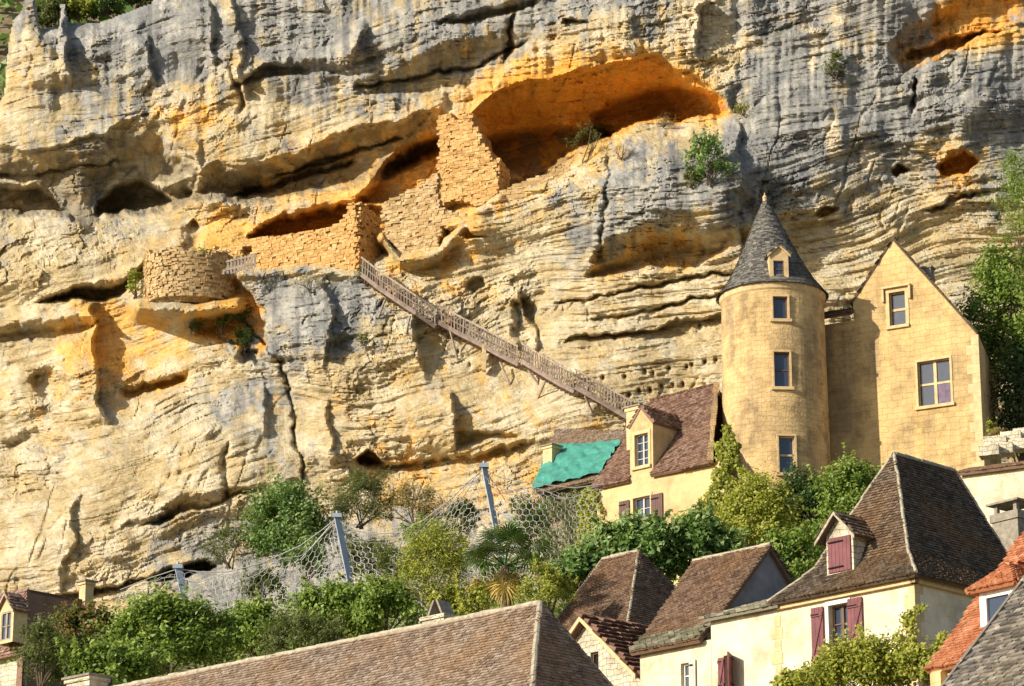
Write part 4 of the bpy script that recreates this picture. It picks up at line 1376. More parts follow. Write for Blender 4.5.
# ---- the round tower
TS = F_PX / np.dot(W(772.5, 300, 111) - CAM, FWD)
TC = W(772.3, 299, 111); RT = 51.0 / TS
zt = TC[2]; zb = 24.0
tower = thing("round_tower", (TC[0], TC[1], zb), "round golden stone tower with pointed grey slate cone roof", "tower")


def tw_r(z):
    return RT * (1 + .045 * np.clip((zt - z) / 8.0, 0, 1.6))


def tw_pl(pxc, pyc):
    """facing plane at a window centre"""
    P = W(pxc, pyc, TC[1] - RT * .98)
    dx = P[0] - TC[0]; a = math.asin(max(-1, min(1, dx / RT)))
    r = tw_r(P[2])
    pos = np.array([TC[0] + r * math.sin(a), TC[1] - r * math.cos(a), P[2]])
    return Pl(pos, -math.degrees(a)), a


wins = []
for (x0, y0, x1, y1) in ((773, 296.5, 787.5, 319), (774, 352, 789.5, 387), (778.5, 436, 794.5, 473)):
    pl, a = tw_pl((x0 + x1) / 2, (y0 + y1) / 2)
    r = pl.rect(x0, y0, x1, y1)
    hw_ = (r[2] - r[0]) / 2
    wins.append((pl, (-hw_, r[1], hw_, r[3]), a))
g = MB()
angs = set(np.linspace(-math.pi, math.pi, 73)[:-1]); zs = set(np.linspace(zb, zt + .1, 22))
for pl, r, a in wins:
    da = r[2] / RT
    angs |= {a - da, a + da}; zs |= {pl.A[2] + r[1], pl.A[2] + r[3]}
angs = sorted(angs); zs = sorted(zs)
na = len(angs)
Vt = [(TC[0] + tw_r(z) * math.sin(a), TC[1] - tw_r(z) * math.cos(a), z) for z in zs for a in angs]
Ft = []
for i in range(len(zs) - 1):
    for j in range(na):
        j2 = (j + 1) % na
        am = (angs[j] + (angs[j2] if j2 else angs[j2] + 2 * math.pi)) / 2; zm = (zs[i] + zs[i + 1]) / 2
        if any(abs(am - a) < r[2] / RT and pl.A[2] + r[1] < zm < pl.A[2] + r[3] for pl, r, a in wins):
            continue
        Ft.append((i * na + j, i * na + j2, (i + 1) * na + j2, (i + 1) * na + j))
g.add(Vt, Ft)
nb = len(g.f)
for pl, r, a in wins:
    q = [(r[0], r[1]), (r[2], r[1]), (r[2], r[3]), (r[0], r[3])]
    for i in range(4):
        c, d = q[i], q[(i + 1) % 4]
        g.add([pl.P(*c, .02), pl.P(*d, .02), pl.P(*d, -.3), pl.P(*c, -.3)], [(0, 1, 2, 3)])
tw = g.build("wall", M['tower_wall'], tower)
me = tw.data                                                       # unrolled masonry coordinates
lay = me.uv_layers[0]
for p in me.polygons[:nb]:
    for li in p.loop_indices:
        co = me.vertices[me.loops[li].vertex_index].co
        a = math.atan2(co.x + tower.location.x - TC[0] if False else co.x - TC[0], -(co.y - TC[1]))
        c0 = math.atan2(p.center.x - TC[0], -(p.center.y - TC[1]))
        if a - c0 > math.pi: a -= 2 * math.pi
        if c0 - a > math.pi: a += 2 * math.pi
        lay.data[li].uv = (a * RT, co.z)
for i, (pl, r, a) in enumerate(wins):
    window(tower, pl, r, .18, 1, 2 if i else 1, 'frame_dark' if i < 2 else 'trim', 'glass', True, .07, 'trim', fw=.05, bar=.05 if i == 2 else .025)
g = MB(); g.lathe((TC[0], TC[1], 0), [(RT + .0, zt - .25), (RT + .06, zt - .18), (RT + .09, zt - .02), (RT + .09, zt + .05)], 64)
g.build("cornice", M['trim'], tower)
apx = W(764.8, 200, 111); hc = apx[2] - zt; lean = (apx[0] - TC[0], 0.0)
RE = RT + .10


def cone_pt(t, a, off=0.0):
    r = RE * (1 - t) * (1 - .10 * math.sin(math.pi * min(1, t * 1.15))) + .03 + .05 * max(0, .12 - t) / .12
    return np.array([TC[0] + lean[0] * t + (r + off) * math.sin(a), TC[1] - (r + off) * math.cos(a), zt + .02 + hc * t])


g = MB()
rows = 62
prof = 40
Vc = [cone_pt(i / 30, 2 * math.pi * j / prof, -.03) for i in range(31) for j in range(prof)]
g.add(Vc, [(i * prof + j, i * prof + (j + 1) % prof, (i + 1) * prof + (j + 1) % prof, (i + 1) * prof + j) for i in range(30) for j in range(prof)])
for i in range(rows):
    t0 = i / rows; t1 = min(1, (i + 1.5) / rows)
    r = np.linalg.norm((cone_pt(t0, 0) - [TC[0] + lean[0] * t0, TC[1], 0])[:2])
    n = max(5, int(2 * math.pi * r / .17))
    ph = random.random()
    for j in range(n):
        a = 2 * math.pi * (j + ph + random.uniform(-.1, .1)) / n; da = math.pi / n * .95
        l = .02 + random.random() * .025; dt = random.uniform(-.15, .15) / rows
        q = [cone_pt(max(0, t0 + dt), a - da, l), cone_pt(max(0, t0 + dt), a + da, l), cone_pt(t1, a + da, .004), cone_pt(t1, a - da, .004),
             cone_pt(max(0, t0 + dt), a - da, 0), cone_pt(max(0, t0 + dt), a + da, 0)]
        g.add(q, [(0, 1, 2, 3), (4, 5, 1, 0)], 0, random.random())
g.build("roof", M['tile_cone'], tower)
g = MB(); g.tube([apx - Z * .25, apx + Z * .05, apx + Z * .10, apx + Z * .16, apx + Z * .2, apx + Z * .3], [.10, .08, .10, .07, .03, .015], 10)
g.build("finial", M['trim'], tower)
# stone lucarne on the cone
zc = (zt + .02) ; pmid = W(779, 279, TC[1] - RT * .9)
am = math.asin((pmid[0] - TC[0]) / RT * 1.05)
LP_ = Pl((TC[0] + (RT * .99) * math.sin(am), TC[1] - (RT * .99) * math.cos(am), pmid[2]), -math.degrees(am))
rr = LP_.rect(769.5, 254, 788.5, 279.5); ww = LP_.rect(773.5, 260.5, 784, 277.5)
window_l = dormer(tower, LP_, rr, LP_.px(779, 245.5)[1], 1.5, 'tile_cone', 'trim', None, .08, barge='trim', win=ww)
window(tower, LP_, ww, .10, 1, 2, 'frame_dark', 'glass', True, 0, 'trim', fw=.04)

# ---- the gabled house beside the tower
F9 = Pl(W(978, 334, 108.9), 29); D9 = norm([.27, .963, 0])
zg = 25.0
h9 = base_empty("golden ashlar house with steep pointed gable and stone cross window beside the tower", "house", F9.A, zg)
w1 = F9.rect(889.5, 292, 905.5, 325.5); w2 = F9.rect(918, 360, 950.5, 405)
g = MB()
ap9 = F9.px(893, 240); lf = F9.px(853, 302); ll = F9.px(812, 322)
facade(g, F9, [(ll[0], zg - F9.A[2]), (0, zg - F9.A[2]), (0, 0), ap9, lf, (lf[0], ll[1] - .2), (ll[0], ll[1] - .2)], [w1, w2], .3)
wall_quad(g, F9.A + D9 * 6, F9.A, zg)
g.build("wall", M['gable_wall'], h9)
g = MB()
for i in range(24):
    v = -.02 - i * .38; w = .5 if i % 2 else .3
    g.pbox(F9, -w, v - .372, .006, v, -.1, .006)
g.build("corner_stones", M['trim'], h9)
# roof planes behind the gable with their thin dark verge
apt, rft, lft = F9.P(*ap9), F9.P(.0, -.0), F9.P(lf[0] - .06, lf[1] - .06)
roof_faces(h9, [[rft + F9.N * .05 + Z * .05, apt + F9.N * .05 + Z * .08, apt + D9 * 7 + Z * .08, rft + D9 * 7 + Z * .05],
                [lft + F9.N * .05 + Z * .05, apt + F9.N * .05 + Z * .08, apt + D9 * 7 + Z * .08, lft + D9 * 7 + Z * .05]], 'tile_dark', tw=.2, th=.16, under=.05)
p, q = F9.P(ll[0], ll[1], .35), F9.P(lf[0] + .05, F9.px(852, 314)[1], .35)
q[2] = p[2] = (p[2] + q[2]) / 2
roof_faces(h9, [[p, q, q + D9 * 1.2 + Z * .55, p + D9 * 1.2 + Z * .55]], 'tile_dark', name="lean_to_roof", tw=.2, th=.16)
chimney(h9, onplane(929, 286, apt - F9.N * .8, F9.N), .34, .4, .72, 29, 'stone_dark', 'none')
window(h9, F9, w1, .2, 1, 2, 'trim', 'glass', True, .14, 'trim', fw=.03, bar=.07, hood=True, label="small upper window under a moulded stone hood")
wv = window(h9, F9, w2, .2, 2, 2, 'trim', 'glass', True, .09, 'trim', fw=.03, bar=.06, casement=False, label="large stone cross window with dark panes")
g = MB(); um = (w2[0] + w2[2]) / 2
g.pbox(F9, um + .08, w2[1] + .05, w2[2] - .05, w2[1] + (w2[3] - w2[1]) * .48, -.19, -.17)
g.build("curtain", M['curtain'], wv)

# ---- the dormered house left of the tower
F10 = Pl(W(706, 464, 108.2), 43); D10 = side(F10)
zk = 24.0
h10 = base_empty("ochre house with russet tiled roof, tall stone dormer and brown shutters left of the tower", "house", F10.A, zk)
uL = F10.px(597, 488)[0]; uRk = F10.px(724, 470)[0]
dz_ = F10.px(597, 488)[1]
w1 = F10.rect(635, 434, 648.5, 466); w2 = F10.rect(633.5, 497, 650.5, 530)
df = F10.rect(630, 423, 653, 478); dap = F10.px(640.5, 406)[1]
g = MB()
facade(g, F10, [(uL, zk - F10.A[2]), (uRk, zk - F10.A[2]), (uRk, .0), (df[2], 0), (df[2], df[3]), ((df[0] + df[2]) / 2, dap), (df[0], df[3]), (df[0], 0), (uL, 0)], [w1, w2], .25)
p = F10.P(uL, 0); wall_quad(g, p, p + D10 * 6, zk)
for u in (df[0], df[2]):
    g.poly([F10.P(u, -.02), F10.P(u, df[3]), F10.P(u, df[3], -2.6), F10.P(u, -.02, -2.6)])
g.build("wall", M['plaster_warm'], h10)
ov = .2; wd = 3.3
P0 = onplane(652, 401, F10.P(0, 0, -wd), F10.N)
EL = F10.P(uL - .12, -.02, ov); 
P0 = onplane(652, 401, F10.P(0, 0, -wd), F10.N)
ns = norm(np.cross(F10.U, P0 - EL))
TRp = P0 + F10.U * (float(np.dot(F10.P(.9, 0) - P0, F10.U)) + 1.9)
ER = F10.P(.55, -.02, ov)
um = (df[0] + df[2]) / 2
# main slope, left open where the dormer stands
t_top = .62
def sl(u, t):
    a = F10.P(u, -.02, ov); top = P0 + F10.U * float(np.dot(F10.P(u, 0) - P0, F10.U))
    return lerp(a, top, t)
uP0 = float(np.dot(P0 - F10.A, F10.U))
uTR = float(np.dot(TRp - F10.A, F10.U))
BR_ = onplane(710, 463, EL, ns); TR_ = onplane(717, 381, EL, ns); TR_ = lerp(BR_, TR_, (P0[2] - BR_[2]) / (TR_[2] - BR_[2])); MR_ = lerp(BR_, TR_, t_top)
roof_faces(h10, [[EL, F10.P(df[0], -.02, ov), sl(df[0], t_top), sl(uL - .12, t_top)], [F10.P(df[2], -.02, ov), BR_, MR_, sl(df[2], t_top)],
                 [sl(uL - .12, t_top), MR_, TR_, sl(uL - .12, 1)]], 'tile_mauve', tw=.16, th=.115)
bk = D10 * wd - Z * (P0[2] - EL[2])
roof_faces(h10, [[sl(uL - .12, 1), TR_, TR_ + bk, sl(uL - .12, 1) + bk]], 'tile_mauve', tw=.2, th=.15)
g = MB(); gl = sl(uL, 1); e_ = F10.P(uL, -.05)
g.slab([e_, gl - Z * .08, F10.P(uL, -.05, -2 * wd)], F10.U, .25); g.build("gable_wall", M['plaster_warm'], h10)
g = MB()
c_ = .16; dsl = (dap - df[3]) / (um - df[0])
for s_, ue in ((-1, df[0]), (1, df[2])):
    f = [F10.P(ue + s_ * .1, df[3] - .1 * dsl + .05, .03), F10.P(um, dap + .05, .03), F10.P(um, dap + .05, -2.9), F10.P(ue + s_ * .1, df[3] - .1 * dsl + .05, -2.9)]
    tiled(g, f, tw=.16, th=.115)
g.build("dormer_roof", M['tile_mauve'], h10)
chimney(h10, onplane(637, 450, F10.P(0, 0, -.75), F10.N), .66, .45, 1.62, 43, 'trim', 'slab')
window(h10, F10, w1, .18, 2, 4, 'shutter_grey', 'glass', True, .12, 'trim', fw=.045, bar=.018)
window(h10, F10, w2, .18, 2, 3, 'shutter_grey', 'glass', False, .10, 'trim', fw=.045, bar=.018)
shutter(h10, F10, *F10.rect(620, 501, 630, 533), mat='shutter_brown', zbrace=False)
shutter(h10, F10, *F10.rect(652, 494, 663.5, 528), mat='shutter_brown', zbrace=False)
g = MB()                                                            # rough stone verge against the tower
a, b = BR_ + Z * .05, TR_ + Z * .05
for i in range(14):
    p, q = lerp(a, b, i / 14), lerp(a, b, (i + 1.02) / 14)
    g.bar(p + Z * random.uniform(-.03, .04), q + Z * random.uniform(-.03, .04), .20 + random.uniform(-.06, .06), .14)
g.build("stone_verge", M['ruin_grey'], h10)

# ---- house under repair with the green tarpaulin
F11 = Pl(W(598, 476, 115), 43); D11 = side(F11)
h11 = base_empty("low stone house with brown roof half hidden under the green tarpaulin", "house", F11.P(-1.5, 0), 24)
uL = F11.px(537, 490)[0]; wd = 3.0
top = onplane(575, 430, F11.P(0, 0, -wd), F11.N)
def s11(u, t, o=0.0):
    a = F11.P(u, 0, .2); tp_ = top + F11.U * float(np.dot(F11.P(u, 0) - top, F11.U))
    return lerp(a, tp_, t) + Z * o
ns11 = norm(np.cross(F11.U, s11(0, 1) - s11(0, 0)))
roof_faces(h11, [[onplane(x, y, s11(0, 0), ns11) for x, y in ((534, 493), (606, 477), (632, 446), (632, 431), (556, 429))]], 'tile_long', tw=.15, th=.1)
g = MB()
wall_quad(g, F11.P(uL + .1, -.1), F11.P(2, -.1), 24); wall_quad(g, F11.P(uL + .1, -.1, -5), F11.P(uL + .1, -.1), 24)
g.slab([F11.P(uL + .1, -.1), s11(uL + .1, .5) - Z * .1, F11.P(uL + .1, -.1, -1.3 * wd)], F11.U, .25)
g.build("wall", M['dim_rubble'], h11)
cc = onplane(551.5, 466, s11(0, .45), norm(np.cross(F11.U, top - F11.P(0, 0, .2))))
chimney(h11, cc - Z * .3, .5, .5, 1.05, 43, 'trim', 'slab')
# tarpaulin: a draped wrinkled sheet lying on the slope
nsl = norm(np.cross(F11.U, s11(0, 1) - s11(0, 0)))
if nsl[2] < 0: nsl = -nsl
c4 = [onplane(x, y, s11(0, 0), nsl) for x, y in ((534, 492), (601, 476), (624, 444), (552, 449))]
nu, nv = 60, 34
g = MB(); V = []
for j in range(nv + 1):
    for i in range(nu + 1):
        s_, t_ = i / nu, j / nv
        p = lerp(lerp(c4[0], c4[1], s_), lerp(c4[3], c4[2], s_), t_)
        wv_ = fbm(np.array([s_ * 12 + t_ * 9]), np.array([t_ * 4 - s_ * 3]), 15, 4)[0]; w2_ = ridged(np.array([s_ * 9 - t_ * 6]), np.array([t_ * 5 + s_ * 3]), 16, 3)[0]
        edge = (fbm(np.array([s_ * 9]), np.array([t_ * 9]), 19, 3)[0] - .5) * .12
        V.append(p + nsl * (.03 + .16 * wv_ + .15 * w2_) + F11.U * edge * (i in (0, nu)) + (s11(0, 1) - s11(0, 0)) * .12 * edge * (j in (0, nv)))
g.add(V, [(j * (nu + 1) + i, j * (nu + 1) + i + 1, (j + 1) * (nu + 1) + i + 1, (j + 1) * (nu + 1) + i) for j in range(nv) for i in range(nu)])
tp_o = g.build("tarpaulin", M['tarp'], smooth=True)
tag(tp_o, "wrinkled turquoise green tarpaulin spread over the low roof", "tarpaulin")

# ---- wall with tile coping and chimney at the right edge
F12 = Pl(W(1024, 460, 97), 29)
gw = base_empty("cream stone wall with brown tile coping at the right edge above the hipped roof", "garden_wall", F12.A, 22, "wall")
uL = F12.px(962, 474)[0]
g = MB(); g.pbox(F12, uL, 22 - F12.A[2], 3, -.22, -.5, 0); g.build("masonry", M['plaster'], gw)
roof_faces(gw, [[F12.P(uL - .1, -.2, .2), F12.P(3, -.2, .2), F12.P(3, .14, -.7), F12.P(uL - .1, .14, -.7)]], 'tile_brown', name="coping", tw=.17, th=.14)
ch = thing("chimney", W(1014, 560, 84), "dark square chimney with raised slab cap beside the hipped roof at the right edge", "chimney")
chimney(ch, W(1016, 560, 84) - Z * 2, .95, .8, 3.3, 50, 'stone_dark', 'raised', name="stack")
# terrace blocks under the tree
g = MB()
for i, (x, y) in enumerate(((990, 452), (1003, 450), (1017, 446), (996, 443), (1012, 438), (1026, 434))):
    c = W(x, y, 103 + .2 * i)
    g.box(c, [.32 + random.random() * .08, -.15, 0], [.1, .3, 0], [0, 0, .16 + random.random() * .05])
bl = g.build("retaining_wall", M['white_stone'])
tag(bl, "short stepped wall of pale stone blocks right of the gabled house", "wall")

# ---- far left house
F13 = Pl(W(26, 600, 97), 45); D13 = side(F13)
h13 = base_empty("mauve brown house with orange framed dormer at the left edge", "house", F13.A, 14)
pT = W(27, 589, 97.6); F13 = Pl(pT, 45)
E_ = onplane(23, 654, F13.P(0, 0, .85), F13.N)
rfaces = [[E_ - F13.U * 4, E_, pT, pT - F13.U * 4]]
roof_faces(h13, rfaces, 'tile_mauve', tw=.17, th=.12)
rt = along(pT, D13, 95)
g = MB()
g.slab([E_, pT, rt, (rt[0], rt[1], 14), (E_[0], E_[1], 14)], -F13.U, .3)
g.build("gable_wall", M['tile_mauve'], h13)
roof_faces(h13, [[pT - F13.U * 4, pT, rt, rt - F13.U * 4]], 'tile_mauve', tw=.3, th=.2)
g = MB(); wall_quad(g, E_ - F13.U * 4 - F13.N * .2 - Z * .1, E_ - F13.N * .2 - Z * .1 - F13.U * .01, 14); g.build("wall", M['white_stone'], h13)
DPl = Pl(W(6, 640, 96.2), 45)
rw = DPl.rect(1, 612, 11, 640)
dormer(h13, DPl, (rw[0] - .15, rw[1] - .1, rw[2] + .12, rw[3] + .1), rw[3] + .6, .55, 'tile_mauve', 'trim', None, .12, win=rw, barge='wood_light')
window(h13, DPl, rw, .08, 2, 2, 'wood_light', 'glass_pale', False)
chimney(h13, along(pT, D13, 86) - Z * .3, .34, .34, .85, 45, 'trim', 'slab')

# ================================================================== RUINS ON THE ROCK
def laid_stones(mb, pl, outline, holes=(), mi=1):
    """uneven courses of single stones standing a little proud of the wall's face"""
    us = [p[0] for p in outline]; vs = [p[1] for p in outline]
    v = min(vs)
    while v < max(vs):
        h = random.uniform(.08, .145); u = min(us) - random.random() * .3
        while u < max(us):
            w = random.uniform(.10, .29); uc, vc = u + w / 2, v + h / 2
            if bool(inpoly(np.array([uc]), np.array([vc]), outline)[0]) and not any(x[0] < uc < x[2] and x[1] < vc < x[3] for x in holes) and random.random() > .05:
                o = random.uniform(.0, .05); t = random.gauss(0, .035); hh = h * random.uniform(.47, .53)
                du = pl.U * (w / 2 - .003) + Z * t * w; dv = Z * hh - pl.U * t * h
                mb.box(pl.P(uc, vc + random.gauss(0, .008), o - .05), du, pl.N * .09, dv, mi)
                rn = random.random()
                for q in range(6): mb.r[-1 - q] = rn
            u += w
        v += h


def ruin(name, label, poly, Y, ang, thick, mat='ruin', cat="ruin", rough=.12, holes=()):
    cx = sum(p[0] for p in poly) / len(poly); cy = sum(p[1] for p in poly) / len(poly)
    thick = max(thick, 1.0)
    pl = Pl(W(cx, cy, Y), ang)
    q = [pl.px(x, y) for x, y in poly]
    out = []
    for i in range(len(q)):
        a, b = np.array(q[i]), np.array(q[(i + 1) % len(q)])
        n = max(1, int(np.linalg.norm(b - a) / .28))
        for k in range(n):
            p = a + (b - a) * k / n
            if k: p = p + RNG.normal(size=2) * rough * .5
            out.append((p[0], p[1]))
    g = MB()
    hs = [pl.rect(*h) for h in holes]
    facade(g, pl, out, hs, thick * .8)
    back = [pl.P(u, v, -thick) for u, v in out]; front = [pl.P(u, v) for u, v in out]
    k = len(out)
    g.add(front + back, [(i, (i + 1) % k, (i + 1) % k + k, i + k) for i in range(k)])
    laid_stones(g, pl, out, hs)
    if thick > 1.3:
        ue = max(u for u, v in out); sp = Pl(pl.P(ue - .04, 0, 0), 0); sp.U = -pl.N; sp.N = pl.U
        ed = [v for u, v in out if u > ue - .35]
        laid_stones(g, sp, [(0.05, min(ed)), (thick, min(ed)), (thick, max(ed) - .3), (0.05, max(ed))])
    o = g.build(name, [M[mat], M['ruin_stone' if mat == 'ruin' else 'ruin_stone_grey']])
    tag(o, label, cat)
    return o


YR = 127.6
ruin("ruined_tower", "tall ruined ochre masonry tower standing at the cave mouth", [(438, 116), (446, 114), (452, 113), (453, 121), (460, 121), (461, 113), (471, 113), (472, 124), (479, 131), (481, 142), (489, 149), (492, 158), (498, 161), (498, 192), (490, 200), (476, 206), (462, 200), (438, 205)], 127.85, 22, 1.4)
ruin("ruined_wall", "stepped ruined masonry wall below and left of the ruined tower", [(383, 204), (392, 198), (400, 196), (410, 190), (418, 188), (428, 180), (438, 173), (439, 207), (462, 214), (470, 216), (455, 228), (441, 224), (439, 248), (424, 255), (404, 259), (396, 246), (384, 232)], 128.6, 24, 1.2, 'ruin_grey')
YA = 131.45
ruin("ruined_wall", "ochre masonry corner wall rising to a sharp point above the stair head", [(200, 252), (222, 248), (246, 243), (258, 238), (272, 237), (288, 235), (304, 232), (322, 229), (338, 226), (346, 214), (353, 202), (356, 204), (357, 272), (340, 270), (315, 266), (285, 270), (257, 274), (232, 272), (205, 262)], YA, 28, 1.9, 'ruin', holes=[(242, 247, 252, 262)])
ruin("ruined_wall", "low broken stone parapet along the lip of the great cave", [(494, 190), (506, 190), (512, 186), (522, 184), (530, 178), (545, 176), (560, 166), (572, 160), (572, 172), (552, 186), (520, 200), (500, 204)], cliffY(525, 200) + .1, 15, 2.2, 'ruin_grey')
# round bastion
bc = np.array([0, 0, 0.0]); Yb = 133.1
pb = W(191, 262, Yb + .3); sc = F_PX / np.dot(pb - CAM, FWD); rb = 44 / sc
zb1 = W(191, 300, Yb + .3)[2]
g = MB(); k = 48; cols = []
for j in range(k + 1):
    a = math.pi + math.pi * 1.15 * j / k - .2
    topj = pb[2] + (fbm(np.array([j * .45]), np.array([0.0]), 3, 3)[0] - .5) * .6
    for i in range(9):
        z = zb1 - .6 + (topj - zb1 + .6) * i / 8
        r = rb * (1 + .02 * math.sin(j * 1.3 + i)) * (.86 if i == 0 else 1) + RNG.normal() * .035 + (fbm(np.array([j * .5]), np.array([i * .6]), 8, 3)[0] - .5) * .22
        cols.append((pb[0] + r * math.cos(a), pb[1] + .9 * r * math.sin(a), z))
    cols.append((pb[0] + (rb - .5) * math.cos(a), pb[1] + .9 * (rb - .5) * math.sin(a), topj - .05))
g.add(cols, [(j * 10 + i, (j + 1) * 10 + i, (j + 1) * 10 + i + 1, j * 10 + i + 1) for j in range(k) for i in range(9)])
z = zb1 - .4
while z < pb[2] + .35:
    h = random.uniform(.08, .145); an = math.pi - .2
    while an < math.pi * 2.15 - .2:
        w = random.uniform(.10, .29); am_ = an + w / rb / 2
        topz = pb[2] + (fbm(np.array([(am_ - math.pi + .2) / (math.pi * 1.15) * k * .45]), np.array([0.0]), 3, 3)[0] - .5) * .6 + random.uniform(-.1, .18)
        if z + h / 2 < topz and random.random() > .04:
            rr_ = rb * (1.0 + .02 * math.sin(am_ * 5)) + random.uniform(-.03, .09)
            tng = np.array([-math.sin(am_), .9 * math.cos(am_), 0]); rad_ = np.array([math.cos(am_), math.sin(am_), 0])
            g.box([pb[0] + rr_ * math.cos(am_), pb[1] + .9 * rr_ * math.sin(am_), z + h / 2], tng * (w / 2 - .003), rad_ * .09, [0, 0, h * .5], 1)
            rn = random.random()
            for q in range(6): g.r[-1 - q] = rn
        an += w / rb
    z += h
b_ = g.build("bastion", [M['ruin_grey'], M['ruin_stone_grey']])
tag(b_, "round ruined masonry bastion perched on the rock ledge at left", "ruin")

# ================================================================== TIMBER STAIR
def rockmin(x, y):
    return min(cliffY(x + a, y + b) for a in (-8, 0, 8) for b in (-6, 2, 10))


def flight(name, label, pts, hgt, group=None, spacing=.30, struts=(), pal=('wood', 'wood', 'wood_light')):
    """pts: picture points of the walking line; pickets, handrail, stringer, treads"""
    Ys = [rockmin(x, y) - .55 for x, y in pts]
    Ys = list(np.convolve([Ys[0]] + Ys + [Ys[-1]], [.25, .5, .25], 'valid'))
    Ys = [min(Ys[i], rockmin(*pts[i]) - .25) for i in range(len(pts))]
    P = [W(x, y, Y) for (x, y), Y in zip(pts, Ys)]
    root = thing(name, P[0], label, "staircase", group)
    L_ = [0]
    for i in range(1, len(P)): L_.append(L_[-1] + np.linalg.norm(P[i] - P[i - 1]))
    def at(s):
        i = min(len(P) - 2, int(np.searchsorted(L_, s, 'right')) - 1); i = max(0, i)
        return lerp(P[i], P[i + 1], (s - L_[i]) / (L_[i + 1] - L_[i] + 1e-9))
    for off, nm in ((np.array([0, 0, 0.0]), "stringer"), (np.array([.25, .8, 0.0]), "stringer")):
        g = MB()
        for i in range(len(P) - 1): g.bar(P[i] + off, P[i + 1] + off, .06, .13)
        g.build(nm, M['wood'], root)
    for oz, rr_ in ((hgt, .075), (hgt * .55, .04), (.12, .05)):
        g = MB()
        for i in range(len(P) - 1): g.bar(P[i] + Z * oz, P[i + 1] + Z * oz, .05, rr_)
        g.build("handrail" if oz == hgt else "rail", M['wood_light' if oz == hgt else 'wood'], root)
    s = .1; i = 0
    while s < L_[-1] and i < 96:
        p = at(s); g = MB()
        j = RNG.normal() * .02
        g.box(p + Z * (hgt * .5 + .04), [.030, 0, 0], [0, .012, 0], [j, 0, hgt * .5 + random.uniform(-.02, .05)])
        g.build("picket", M[random.choice(pal)], root, uv=False)
        s += spacing; i += 1
    g = MB(); s = 0
    while s < L_[-1]:
        p = at(s); g.box(p + [.12, .42, 0], [.12, 0, 0], [.0, .42, 0], [0, 0, .025]); s += .28
    g.build("treads", M['wood'], root)
    for (x, y, xb, yb) in struts:
        i = int(np.argmin([abs(p[0] - x) for p in pts]))
        a = W(x, y, Ys[i] + .1); b = W(xb, yb, cliffY(xb, yb) - .02)
        g = MB(); g.tube([a, b], .055, 6); g.build("strut", M['wood_light'], root)
    return root


flight("staircase", "upper wooden stair flight starting at the pointed ruin corner", [(361, 275), (370, 282), (379, 289), (398, 302), (416, 314), (435, 327)], .85, "wooden stair flights climbing the cliff", .175, [(385, 300, 378, 318), (410, 316, 406, 334)])
flight("staircase", "long middle wooden stair flight passing above a short concrete pier", [(436, 322), (449, 329), (462, 336), (480, 345), (500, 356), (518, 365)], .85, "wooden stair flights climbing the cliff", .175, [(450, 330, 458, 362), (500, 362, 510, 385)])
flight("staircase", "lower wooden stair flight right of the dark timber landing", [(522, 362), (535, 370), (550, 379), (562, 386), (574, 392)], .85, "wooden stair flights climbing the cliff", .175, [(528, 370, 538, 384), (545, 382, 538, 398)])
flight("staircase", "last wooden stair flight descending to the dormer chimney", [(575, 388), (586, 394), (600, 402), (615, 411), (632, 421)], .85, "wooden stair flights climbing the cliff", .175, [(585, 396, 592, 412)])
g = MB(); yy = rockmin(484, 352) - .35
g.box(W(484, 358, yy), [.09, 0, 0], [0, .2, 0], [0, 0, .6]); pr = g.build("pier", M['trim']); tag(pr, "short pale stone pier holding up the middle stair flight", "pier")
# little fence by the bastion
g0 = thing("fence", onrock(240, 268, .6), "short grey wooden fence at the doorway of the ruined wall", "fence")
yy = YA - .8
g = MB(); g.bar(W(226, 262, yy), W(256, 255, yy - .3), .06); g.build("rail", M['wood_light'], g0)
g = MB(); g.bar(W(227, 270, yy), W(257, 263, yy - .3), .06); g.build("rail", M['wood_light'], g0)
for i in range(9):
    x = 228 + i * 3.4; g = MB(); p = W(x, 261.5 - i * .8, yy - i * .04); g.box(p - Z * .25, [.05, 0, 0], [0, .015, 0], [0, 0, .34]); g.build("picket", M['wood_light'], g0, uv=False)

